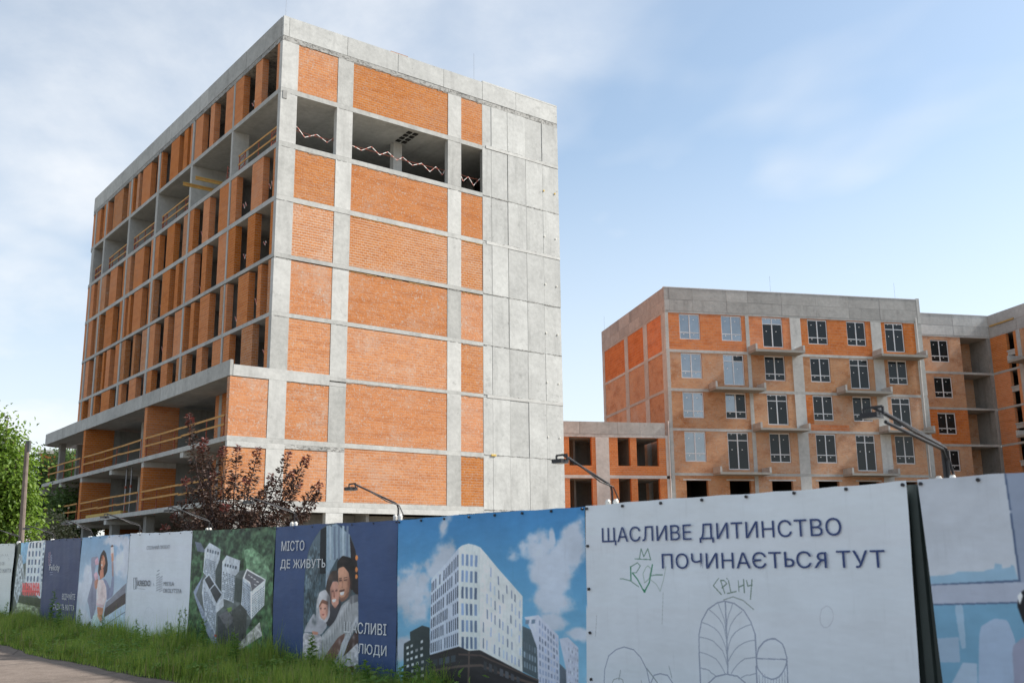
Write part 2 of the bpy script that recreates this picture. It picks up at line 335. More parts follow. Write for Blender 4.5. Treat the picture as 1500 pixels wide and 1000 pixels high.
ART = {
'tower':[["V",[[71,146,208],[117,186,229],[161,213,238]]],["C",[220,230,245],3,[[325,138,47,29],[256,213,15,17],[258,177,35,29],[125,177,28,18],[94,181,36,24],[62,157,43,27],[25,188,22,33],[78,129,55,17],[20,95,19,7],[340,65,24,11],[58,197,5,10],[64,106,26,11]]],["P",[62,74,76],[[334,70],[320,75],[321,85],[296,94],[280,92],[279,17],[335,12]]],["G",[213,220,225],[[330,68],[291,80],[290,30],[332,23]],4,6,0.5,0.42,0.6],["P",[93,109,117],[[108,100],[95,97],[85,78],[83,44],[109,51]]],["G",[138,157,171],[[107,86],[86,79],[86,49],[107,54]],5,3,0.6,0.6,0.1],["P",[220,229,248],[[105,110],[82,113],[50,92],[51,35],[84,32],[85,78],[95,97]]],["G",[161,176,204],[[82,110],[51,90],[52,37],[83,40]],7,8,0.55,0.6,0.1],["G",[136,161,186],[[105,108],[85,109],[86,103],[106,101]],2,1,0.6,0.7,0.1],["P",[105,117,130],[[50,63],[40,57],[40,36],[51,35]]],["P",[210,219,238],[[49,89],[36,91],[21,81],[22,37],[40,36],[40,57]]],["G",[188,198,220],[[36,88],[21,80],[22,39],[38,41]],6,8,0.5,0.5,0.1],["P",[220,233,252],[[278,150],[223,189],[223,71],[280,59]]],["G",[89,101,121],[[278,147],[223,184],[223,72],[279,60]],14,6,0.5,0.76,0.3],["P",[243,254,255],[[223,189],[216,192],[204,194],[192,192],[182,189],[181,67],[223,66]]],["G",[136,161,198],[[219,185],[185,182],[187,68],[220,67]],4,6,0.55,0.7,0.1],["P",[248,255,255],[[182,189],[108,133],[109,50],[183,69]]],["G",[171,188,220],[[180,181],[109,129],[110,52],[181,70]],10,6,0.3,0.62,0.5],["P",[57,55,58],[[280,59],[223,72],[204,68],[183,70],[110,50],[84,44],[84,32],[279,17]]],["L",[104,91,86],3,[[204,66],[205,23]]],["L",[104,91,86],2.5,[[279,40],[223,49],[181,53],[140,45],[84,38]]],["L",[96,84,81],2,[[223,63],[181,64],[84,43]]],["G",[86,89,96],[[178,61],[112,45],[112,36],[178,47]],7,1,0.6,0.7,0.3],["G",[81,91,101],[[275,56],[227,65],[227,52],[275,43]],4,1,0.7,0.6,0.3],["L",[49,54,74],1.2,[[354,231],[347,11]]],["B",1]],
'childhood':[["V",[[230,239,246],[228,236,245]]],["L",[158,168,188],1.1,[[-140,48],[-140,57],[-140,84],[-141,101],[-145,114],[-153,125],[-164,131],[-173,133],[-184,131],[-194,125],[-201,115],[-205,104],[-205,90],[-204,53]]],["L",[158,168,188],1.3,[[-174,133],[-173,105],[-172,67]]],["L",[173,183,198],0.8,[[-173,101],[-172,107],[-172,112],[-171,117],[-169,122],[-167,127],[-165,132]]],["L",[173,183,198],0.8,[[-173,92],[-172,100],[-171,106],[-169,112],[-165,117],[-160,121],[-154,125]]],["L",[173,183,198],0.8,[[-172,83],[-171,91],[-168,98],[-164,104],[-159,108],[-152,111],[-144,113]]],["L",[173,183,198],0.8,[[-172,74],[-170,81],[-167,88],[-162,92],[-157,96],[-150,98],[-142,99]]],["L",[173,183,198],0.8,[[-169,67],[-166,72],[-163,76],[-159,80],[-154,82],[-148,84],[-141,85]]],["L",[173,183,198],0.8,[[-159,64],[-156,66],[-153,67],[-151,69],[-147,70],[-144,70],[-140,71]]],["L",[173,183,198],0.8,[[-173,103],[-173,107],[-174,111],[-175,116],[-177,121],[-180,126],[-182,131]]],["L",[173,183,198],0.8,[[-173,96],[-174,101],[-176,106],[-178,111],[-182,116],[-186,120],[-192,124]]],["L",[173,183,198],0.8,[[-173,87],[-175,94],[-178,100],[-183,105],[-188,108],[-195,111],[-202,113]]],["L",[173,183,198],0.8,[[-172,77],[-176,83],[-181,89],[-186,93],[-192,96],[-198,98],[-204,99]]],["L",[173,183,198],0.8,[[-176,68],[-179,72],[-183,76],[-187,79],[-192,82],[-198,83],[-204,84]]],["L",[173,183,198],0.8,[[-187,65],[-189,66],[-191,67],[-194,68],[-197,68],[-200,69],[-204,70]]],["L",[158,168,188],1.1,[[-146,54],[-149,57],[-158,64],[-170,67],[-183,66],[-191,61],[-193,57]]],["L",[158,168,188],1.1,[[-237,85],[-236,80],[-234,76],[-231,72],[-228,69],[-224,67],[-220,66],[-216,67],[-212,68],[-209,71],[-206,74],[-205,78],[-205,83],[-206,87],[-208,92],[-211,95],[-214,98],[-218,100],[-222,101],[-226,101],[-230,99],[-233,97],[-235,93],[-236,89],[-237,85]]],["L",[158,168,188],0.9,[[-205,83],[-237,84]]],["L",[158,168,188],1,[[-237,83],[-236,56]]],["L",[158,168,188],1,[[-204,76],[-204,53]]],["L",[179,188,204],0.6,[[-207,69],[-207,54]]],["L",[179,188,204],0.6,[[-211,72],[-210,54]]],["L",[179,188,204],0.6,[[-213,70],[-213,54]]],["L",[179,188,204],0.6,[[-216,68],[-216,54]]],["L",[179,188,204],0.6,[[-219,67],[-219,54]]],["L",[179,188,204],0.6,[[-222,66],[-221,55]]],["L",[179,188,204],0.6,[[-225,67],[-224,55]]],["L",[179,188,204],0.6,[[-228,69],[-227,55]]],["L",[179,188,204],0.6,[[-231,71],[-230,55]]],["L",[179,188,204],0.6,[[-234,74],[-233,56]]],["L",[158,168,188],1,[[-15,38],[-17,61],[-23,75],[-34,82],[-45,85],[-58,83],[-67,76],[-74,65],[-77,52],[-79,43]]],["L",[158,168,188],1,[[-76,48],[-83,60],[-91,62],[-100,61],[-106,54],[-108,48]]],["L",[148,161,167],0.8,[[-74,66],[-87,53]]],["L",[148,161,167],0.6,[[-102,70],[-105,59]]],["L",[148,161,167],0.7,[[-39,62],[-36,52]]],["L",[161,171,173],0.7,[[-27,49],[-29,52],[-36,54],[-41,53],[-42,49]]],["L",[161,171,173],0.6,[[-66,54],[-67,51]]],["L",[148,161,158],0.8,[[-172,134],[-183,137],[-194,134],[-205,126]]],["L",[173,183,186],0.5,[[-99,140],[-96,109]]],["L",[186,192,198],0.6,[[-7,115],[-5,94]]],["L",[109,146,130],1,[[-69,173],[-72,183],[-75,175],[-81,183],[-84,172]]],["L",[109,146,130],0.9,[[-63,173],[-84,172]]],["L",[49,136,99],1.3,[[-57,151],[-57,165]]],["L",[109,146,130],0.9,[[-57,165],[-66,169],[-70,166],[-64,159],[-59,159]]],["L",[49,136,99],1.2,[[-59,159],[-65,153],[-74,140]]],["L",[49,136,99],1.3,[[-74,140],[-81,149],[-86,167]]],["L",[161,186,173],0.8,[[-77,164],[-73,158],[-75,149],[-81,153],[-84,163],[-80,166],[-77,164]]],["P",[49,136,99],[[-71,144],[-75,139],[-79,146],[-75,142]]],["L",[109,146,130],0.8,[[-42,153],[-46,153],[-56,151],[-67,145]]],["L",[109,146,130],0.8,[[-84,156],[-90,157],[-99,157]]],["L",[173,192,186],0.7,[[-83,152],[-90,148],[-95,141],[-100,152],[-104,165]]],["L",[114,138,126],0.9,[[-168,154],[-161,147],[-170,139]]],["L",[114,138,126],0.9,[[-170,152],[-174,140]]],["L",[114,138,126],0.9,[[-170,152],[-174,152],[-177,149],[-171,145]]],["L",[114,138,126],0.9,[[-179,152],[-181,141]]],["L",[114,138,126],0.9,[[-177,140],[-187,142]]],["L",[114,138,126],0.9,[[-177,154],[-178,153]]],["L",[114,138,126],0.9,[[-190,152],[-190,142]]],["L",[114,138,126],0.9,[[-196,153],[-196,141]]],["L",[114,138,126],0.9,[[-190,146],[-196,148]]],["L",[114,138,126],0.9,[[-199,152],[-200,147],[-205,148]]],["L",[114,138,126],0.9,[[-205,153],[-202,135]]],["L",[204,210,220],0.6,[[-286,122],[-285,119],[-283,116],[-281,114],[-279,113],[-276,113],[-274,115],[-273,118],[-273,122],[-274,125],[-275,128],[-278,130],[-280,131],[-283,130],[-285,128],[-286,125],[-286,122]]]],
'office':[["V",[[204,213,224],[198,208,220]]],["P",[210,218,228],[[-370,235],[-443,235],[-445,153],[-373,150]]],["P",[158,195,220],[[-373,156],[-388,157],[-395,158],[-399,160],[-412,160],[-419,160],[-421,161],[-427,162],[-428,166],[-433,165],[-433,162],[-439,163],[-440,165],[-442,164],[-444,153],[-373,150]]],["P",[158,171,193],[[-443,235],[-488,235],[-478,147],[-445,152]]],["L",[86,105,136],1.2,[[-443,235],[-444,206]]],["L",[86,105,136],1.4,[[-444,203],[-445,153],[-373,149]]],["P",[186,195,213],[[-373,149],[-445,152],[-478,149],[-476,133],[-374,134]]],["P",[128,179,210],[[-374,134],[-441,137],[-446,117],[-451,70],[-376,64]]],["L",[86,105,136],1,[[-374,134],[-441,137]]],["O",[181,203,230],[[-411,118],[-423,125],[-433,124],[-437,110],[-436,69],[-404,66]]],["O",[173,205,230],[[-393,134],[-400,135],[-399,102],[-395,101]]],["P",[171,198,223],[[-375,108],[-394,110],[-393,91],[-375,90]]],["P",[186,210,233],[[-395,91],[-406,91],[-404,66],[-378,64]]],["O",[32,33,39],[[-441,135],[-444,144],[-450,148],[-478,152],[-474,118],[-449,112],[-444,123]]],["O",[248,254,255],[[-442,142],[-445,145],[-446,142],[-443,135]]],["O",[166,171,195],[[-434,105],[-443,112],[-474,118],[-469,72],[-432,69]]],["B",1.5]],
'family':[["V",[[66,89,133],[62,84,128]]],["P",[76,96,106],[[578,-6],[584,95],[585,135],[584,158],[580,177],[574,192],[565,203],[555,213],[544,221],[531,226],[517,229],[507,229],[496,227],[484,223],[474,217],[464,209],[457,199],[448,182],[443,158],[440,99],[438,39],[443,22],[453,4]]],["P",[104,124,136],[[584,135],[580,177],[565,203],[544,221],[542,165],[566,137]]],["N",0.55,0.05,2,[[582,72],[585,135],[580,177],[561,201],[544,189],[526,163],[547,123],[576,81]]],["P",[163,186,203],[[528,226],[500,228],[467,212],[463,180],[498,179],[516,161],[526,138],[526,165]]],["P",[198,217,230],[[519,226],[514,226],[513,177],[518,177]]],["P",[130,148,171],[[508,225],[502,225],[501,177],[506,177]]],["P",[130,148,171],[[496,225],[491,225],[490,177],[495,177]]],["P",[198,217,230],[[485,225],[480,224],[478,176],[483,176]]],["P",[130,148,171],[[475,224],[470,224],[469,176],[474,176]]],["P",[29,37,44],[[544,221],[528,225],[527,158],[542,158]]],["P",[44,37,42],[[467,210],[452,190],[443,158],[441,127],[454,134],[462,176]]],["O",[255,158,86],[[445,179],[445,178],[446,177],[447,176],[448,176],[449,176],[451,177],[451,178],[452,180],[451,181],[451,182],[450,183],[448,183],[447,183],[446,182],[445,181]]],["O",[255,158,86],[[444,163],[445,162],[445,161],[446,160],[448,160],[449,160],[450,161],[451,162],[451,163],[451,165],[450,166],[449,167],[448,167],[447,167],[446,166],[445,165]]],["O",[255,158,86],[[444,154],[444,153],[445,152],[446,151],[447,151],[448,151],[450,152],[450,153],[451,154],[450,155],[450,156],[449,157],[447,157],[446,157],[445,156],[444,155]]],["O",[64,64,71],[[523,88],[516,110],[491,120],[482,120],[489,98],[510,84]]],["O",[76,64,59],[[526,128],[523,149],[511,162],[497,163],[492,147],[509,148],[514,135],[511,111],[517,92]]],["O",[233,173,151],[[515,137],[508,147],[494,147],[490,131],[490,117],[499,110],[509,116]]],["O",[255,255,255],[[509,122],[497,123],[499,119],[506,118]]],["L",[74,55,52],0.8,[[510,133],[505,134]]],["L",[74,55,52],0.8,[[501,134],[495,135]]],["O",[173,114,101],[[505,133],[502,133],[501,125],[505,125]]],["O",[34,32,34],[[498,159],[497,175],[483,183],[464,180],[455,172],[450,156],[451,136],[461,136],[466,159],[480,168],[493,166]]],["O",[225,168,138],[[495,165],[480,168],[467,160],[462,146],[464,133],[472,123],[484,120],[491,129],[493,145]]],["O",[158,114,94],[[490,127],[484,125],[476,126],[465,134],[465,127],[473,122],[483,119],[489,123]]],["O",[109,74,64],[[490,135],[484,136],[475,137],[476,134],[484,133],[489,133]]],["O",[255,255,255],[[488,132],[476,134],[478,129],[486,128]]],["L",[49,37,37],0.9,[[491,148],[484,149]]],["L",[49,37,37],0.9,[[478,149],[470,150]]],["O",[173,116,94],[[484,148],[481,148],[480,138],[485,138]]],["L",[49,37,37],0.7,[[492,151],[484,152]]],["L",[49,37,37],0.7,[[479,152],[470,153]]],["O",[218,218,223],[[549,94],[550,119],[541,132],[526,136],[514,126],[512,100],[518,91],[532,86]]],["O",[243,183,161],[[543,113],[534,122],[518,119],[517,101],[525,93],[537,96]]],["L",[62,47,44],0.8,[[540,109],[535,109]]],["L",[62,47,44],0.8,[[528,109],[523,110]]],["O",[186,99,94],[[535,101],[525,102],[529,99]]],["O",[148,104,86],[[543,112],[534,122],[517,119],[518,114],[534,117],[541,110]]],["O",[188,189,198],[[581,74],[574,86],[557,102],[543,96],[519,89],[519,83],[535,72],[560,75]]],["O",[176,179,183],[[546,41],[535,69],[498,93],[482,116],[450,128],[441,121],[440,95],[460,85],[475,63],[491,40],[520,32]]],["O",[198,200,204],[[531,68],[496,92],[480,113],[461,121],[473,107],[489,87],[518,65]]],["O",[119,121,126],[[462,127],[442,131],[441,121],[461,116]]],["O",[198,195,200],[[583,74],[558,73],[535,72],[531,67],[543,44],[573,35],[581,35]]],["O",[124,94,86],[[529,38],[509,55],[490,71],[472,78],[479,60],[495,42],[516,32]]],["O",[81,64,62],[[479,54],[459,70],[440,86],[439,65],[459,51],[470,41]]],["O",[198,202,210],[[489,38],[482,63],[464,81],[441,103],[440,90],[463,68],[475,48]]],["O",[213,213,220],[[573,35],[529,33],[489,40],[463,53],[439,67],[438,37],[449,26],[486,19],[572,10]]],["N",0.22,0.035,7,[[583,74],[531,72],[489,40],[439,67],[438,35],[486,19],[579,10]]],["O",[99,74,69],[[490,27],[450,36],[444,28],[482,22]]],["O",[213,153,131],[[559,77],[541,76],[543,72],[558,72]]],["S",[119,76,62],464,145,6,13,0.7],["S",[245,186,156],484,161,7,5,0.55],["S",[235,173,143],486,141,5,3,0.5],["S",[230,168,138],472,141,5,3,0.4],["S",[86,54,44],488,149,5,2,0.55],["S",[86,54,44],474,149,5,1,0.55],["S",[248,188,161],483,143,2,5,0.6],["S",[104,69,59],480,122,11,2,0.5],["S",[136,94,76],468,132,6,5,0.45],["S",[74,64,62],483,176,11,3,0.5],["S",[22,19,22],457,165,6,13,0.7],["S",[136,91,79],511,126,3,13,0.6],["S",[243,186,166],502,140,5,4,0.5],["S",[235,171,151],496,127,4,4,0.45],["S",[99,62,57],507,134,3,2,0.55],["S",[99,62,57],497,135,3,2,0.55],["S",[148,119,104],516,154,7,5,0.45],["S",[49,42,42],518,119,4,13,0.6],["S",[148,99,86],499,112,6,2,0.5],["S",[243,186,161],530,112,6,3,0.5],["S",[255,173,153],535,104,4,3,0.5],["S",[255,173,153],522,104,4,2,0.5],["S",[104,69,59],537,109,2,2,0.6],["S",[104,69,59],525,109,2,1,0.6],["S",[186,128,111],519,106,3,9,0.5],["S",[252,252,255],539,128,9,4,0.6],["S",[136,136,141],516,119,3,13,0.6],["S",[148,148,156],546,98,5,9,0.5],["S",[114,114,121],490,40,3,4,0.35],["S",[243,243,248],475,27,3,1,0.35],["S",[114,114,121],450,50,2,5,0.35],["S",[243,243,248],513,78,3,4,0.35],["S",[243,243,248],453,41,4,3,0.35],["S",[114,114,121],557,46,2,2,0.35],["S",[243,243,248],460,82,4,2,0.35],["S",[114,114,121],460,76,3,5,0.35],["S",[243,243,248],485,82,3,5,0.35],["S",[114,114,121],446,31,2,2,0.35],["S",[114,114,121],534,48,3,1,0.35],["S",[243,243,248],530,72,2,5,0.35],["S",[114,114,121],533,58,2,4,0.35],["S",[243,243,248],447,97,3,4,0.35],["S",[114,114,121],573,32,3,4,0.35],["S",[114,114,121],449,84,3,5,0.35],["S",[243,243,248],451,73,3,3,0.35],["S",[114,114,121],473,90,3,5,0.35],["S",[243,243,248],462,96,1,6,0.35],["S",[114,114,121],529,48,2,5,0.35],["S",[243,243,248],452,57,2,3,0.35],["S",[243,243,248],481,21,1,2,0.35],["S",[114,114,121],444,59,1,4,0.35],["S",[243,243,248],494,33,2,3,0.35],["S",[114,114,121],567,22,3,2,0.35],["S",[243,243,248],465,88,4,4,0.35],["S",[114,114,121],489,37,2,2,0.35],["S",[243,243,248],554,28,2,3,0.35],["S",[114,114,121],442,35,2,5,0.35],["S",[243,243,248],508,40,2,3,0.35],["S",[243,243,248],443,27,2,4,0.35],["S",[243,243,248],469,32,3,3,0.35],["S",[114,114,121],471,45,3,4,0.35],["S",[243,243,248],525,41,2,3,0.35],["S",[114,114,121],472,45,4,3,0.35],["S",[243,243,248],488,53,3,2,0.35],["S",[114,114,121],541,43,4,4,0.35],["S",[243,243,248],487,36,3,3,0.35],["S",[114,114,121],475,35,3,3,0.35],["S",[243,243,248],459,46,4,5,0.35],["S",[114,114,121],505,56,3,3,0.35],["S",[243,243,248],451,62,3,4,0.35],["S",[114,114,121],478,85,2,5,0.35],["S",[243,243,248],486,65,3,4,0.35],["S",[114,114,121],489,42,2,2,0.35],["S",[243,243,248],515,46,3,3,0.35],["S",[243,243,248],572,58,3,4,0.35],["S",[114,114,121],497,79,2,5,0.35],["S",[243,243,248],521,75,1,4,0.35],["S",[114,114,121],465,70,3,2,0.35],["S",[243,243,248],563,52,3,4,0.35],["S",[104,106,111],530,51,2,7,0.4],["S",[230,233,235],527,54,2,8,0.4],["S",[104,106,111],524,57,2,8,0.4],["S",[230,233,235],521,60,3,8,0.4],["S",[104,106,111],518,63,3,8,0.4],["S",[230,233,235],514,65,2,7,0.4],["S",[104,106,111],511,68,2,7,0.4],["S",[230,233,235],508,71,2,8,0.4],["S",[104,106,111],505,74,2,8,0.4],["S",[230,233,235],502,77,2,8,0.4],["S",[104,106,111],499,79,2,7,0.4],["S",[230,233,235],496,82,2,7,0.4],["S",[104,106,111],493,85,2,8,0.4],["S",[230,233,235],490,88,2,8,0.4],["S",[104,106,111],487,91,2,8,0.4],["S",[230,233,235],484,93,2,7,0.4],["S",[104,106,111],481,96,2,7,0.4],["S",[230,233,235],478,99,2,8,0.4],["S",[104,106,111],475,102,2,8,0.4],["S",[230,233,235],472,104,2,7,0.4],["S",[104,106,111],469,107,2,7,0.4],["S",[230,233,235],466,110,2,8,0.4],["S",[104,106,111],463,113,2,8,0.4],["S",[230,233,235],460,115,2,7,0.4],["S",[104,106,111],457,118,2,8,0.4],["S",[230,233,235],454,121,2,8,0.4],["S",[148,166,173],543,105,2,4,0.5],["S",[49,64,66],559,151,2,4,0.5],["S",[49,64,66],558,91,3,4,0.5],["S",[148,166,173],567,97,1,2,0.5],["S",[49,64,66],560,125,1,3,0.5],["S",[49,64,66],549,150,3,2,0.5],["S",[148,166,173],569,89,2,5,0.5],["S",[49,64,66],546,128,1,5,0.5],["S",[49,64,66],564,146,2,5,0.5],["S",[148,166,173],565,159,2,2,0.5],["S",[49,64,66],559,143,2,4,0.5],["S",[49,64,66],553,188,2,3,0.5],["S",[148,166,173],544,109,1,3,0.5],["S",[49,64,66],575,87,2,4,0.5],["S",[49,64,66],564,122,3,4,0.5],["S",[148,166,173],578,110,2,3,0.5],["S",[49,64,66],572,158,3,3,0.5],["S",[49,64,66],568,112,3,2,0.5],["S",[148,166,173],574,142,3,5,0.5],["S",[49,64,66],565,188,3,3,0.5],["S",[49,64,66],559,116,2,3,0.5],["S",[148,166,173],548,149,2,4,0.5],["S",[49,64,66],578,158,4,1,0.5],["S",[49,64,66],549,118,2,3,0.5],["S",[148,166,173],550,96,2,4,0.5],["S",[49,64,66],562,137,2,1,0.5],["S",[49,64,66],558,105,1,2,0.5],["S",[148,166,173],549,108,3,2,0.5],["S",[49,64,66],552,89,4,4,0.5],["S",[49,64,66],580,102,2,4,0.5],["S",[148,166,173],544,116,1,3,0.5],["S",[49,64,66],549,173,3,3,0.5],["S",[49,64,66],577,124,2,1,0.5],["S",[148,166,173],571,182,1,4,0.5],["S",[49,64,66],552,99,2,3,0.5],["S",[49,64,66],571,127,3,5,0.5],["S",[148,166,173],572,183,3,2,0.5],["S",[49,64,66],558,137,3,4,0.5],["S",[49,64,66],560,162,2,3,0.5],["S",[148,166,173],553,136,1,3,0.5],["S",[49,64,66],568,113,2,4,0.5],["S",[49,64,66],560,180,3,2,0.5],["S",[148,166,173],579,127,2,4,0.5],["S",[49,64,66],566,155,4,1,0.5],["S",[49,64,66],557,183,1,5,0.5],["S",[148,166,173],558,166,2,5,0.5],["S",[49,64,66],555,105,2,4,0.5],["S",[49,64,66],571,165,2,4,0.5],["S",[148,166,173],571,149,2,5,0.5],["S",[49,64,66],556,106,2,4,0.5],["O",[186,203,213],[[484,17],[447,27],[457,4],[487,1]]],["B",1]],
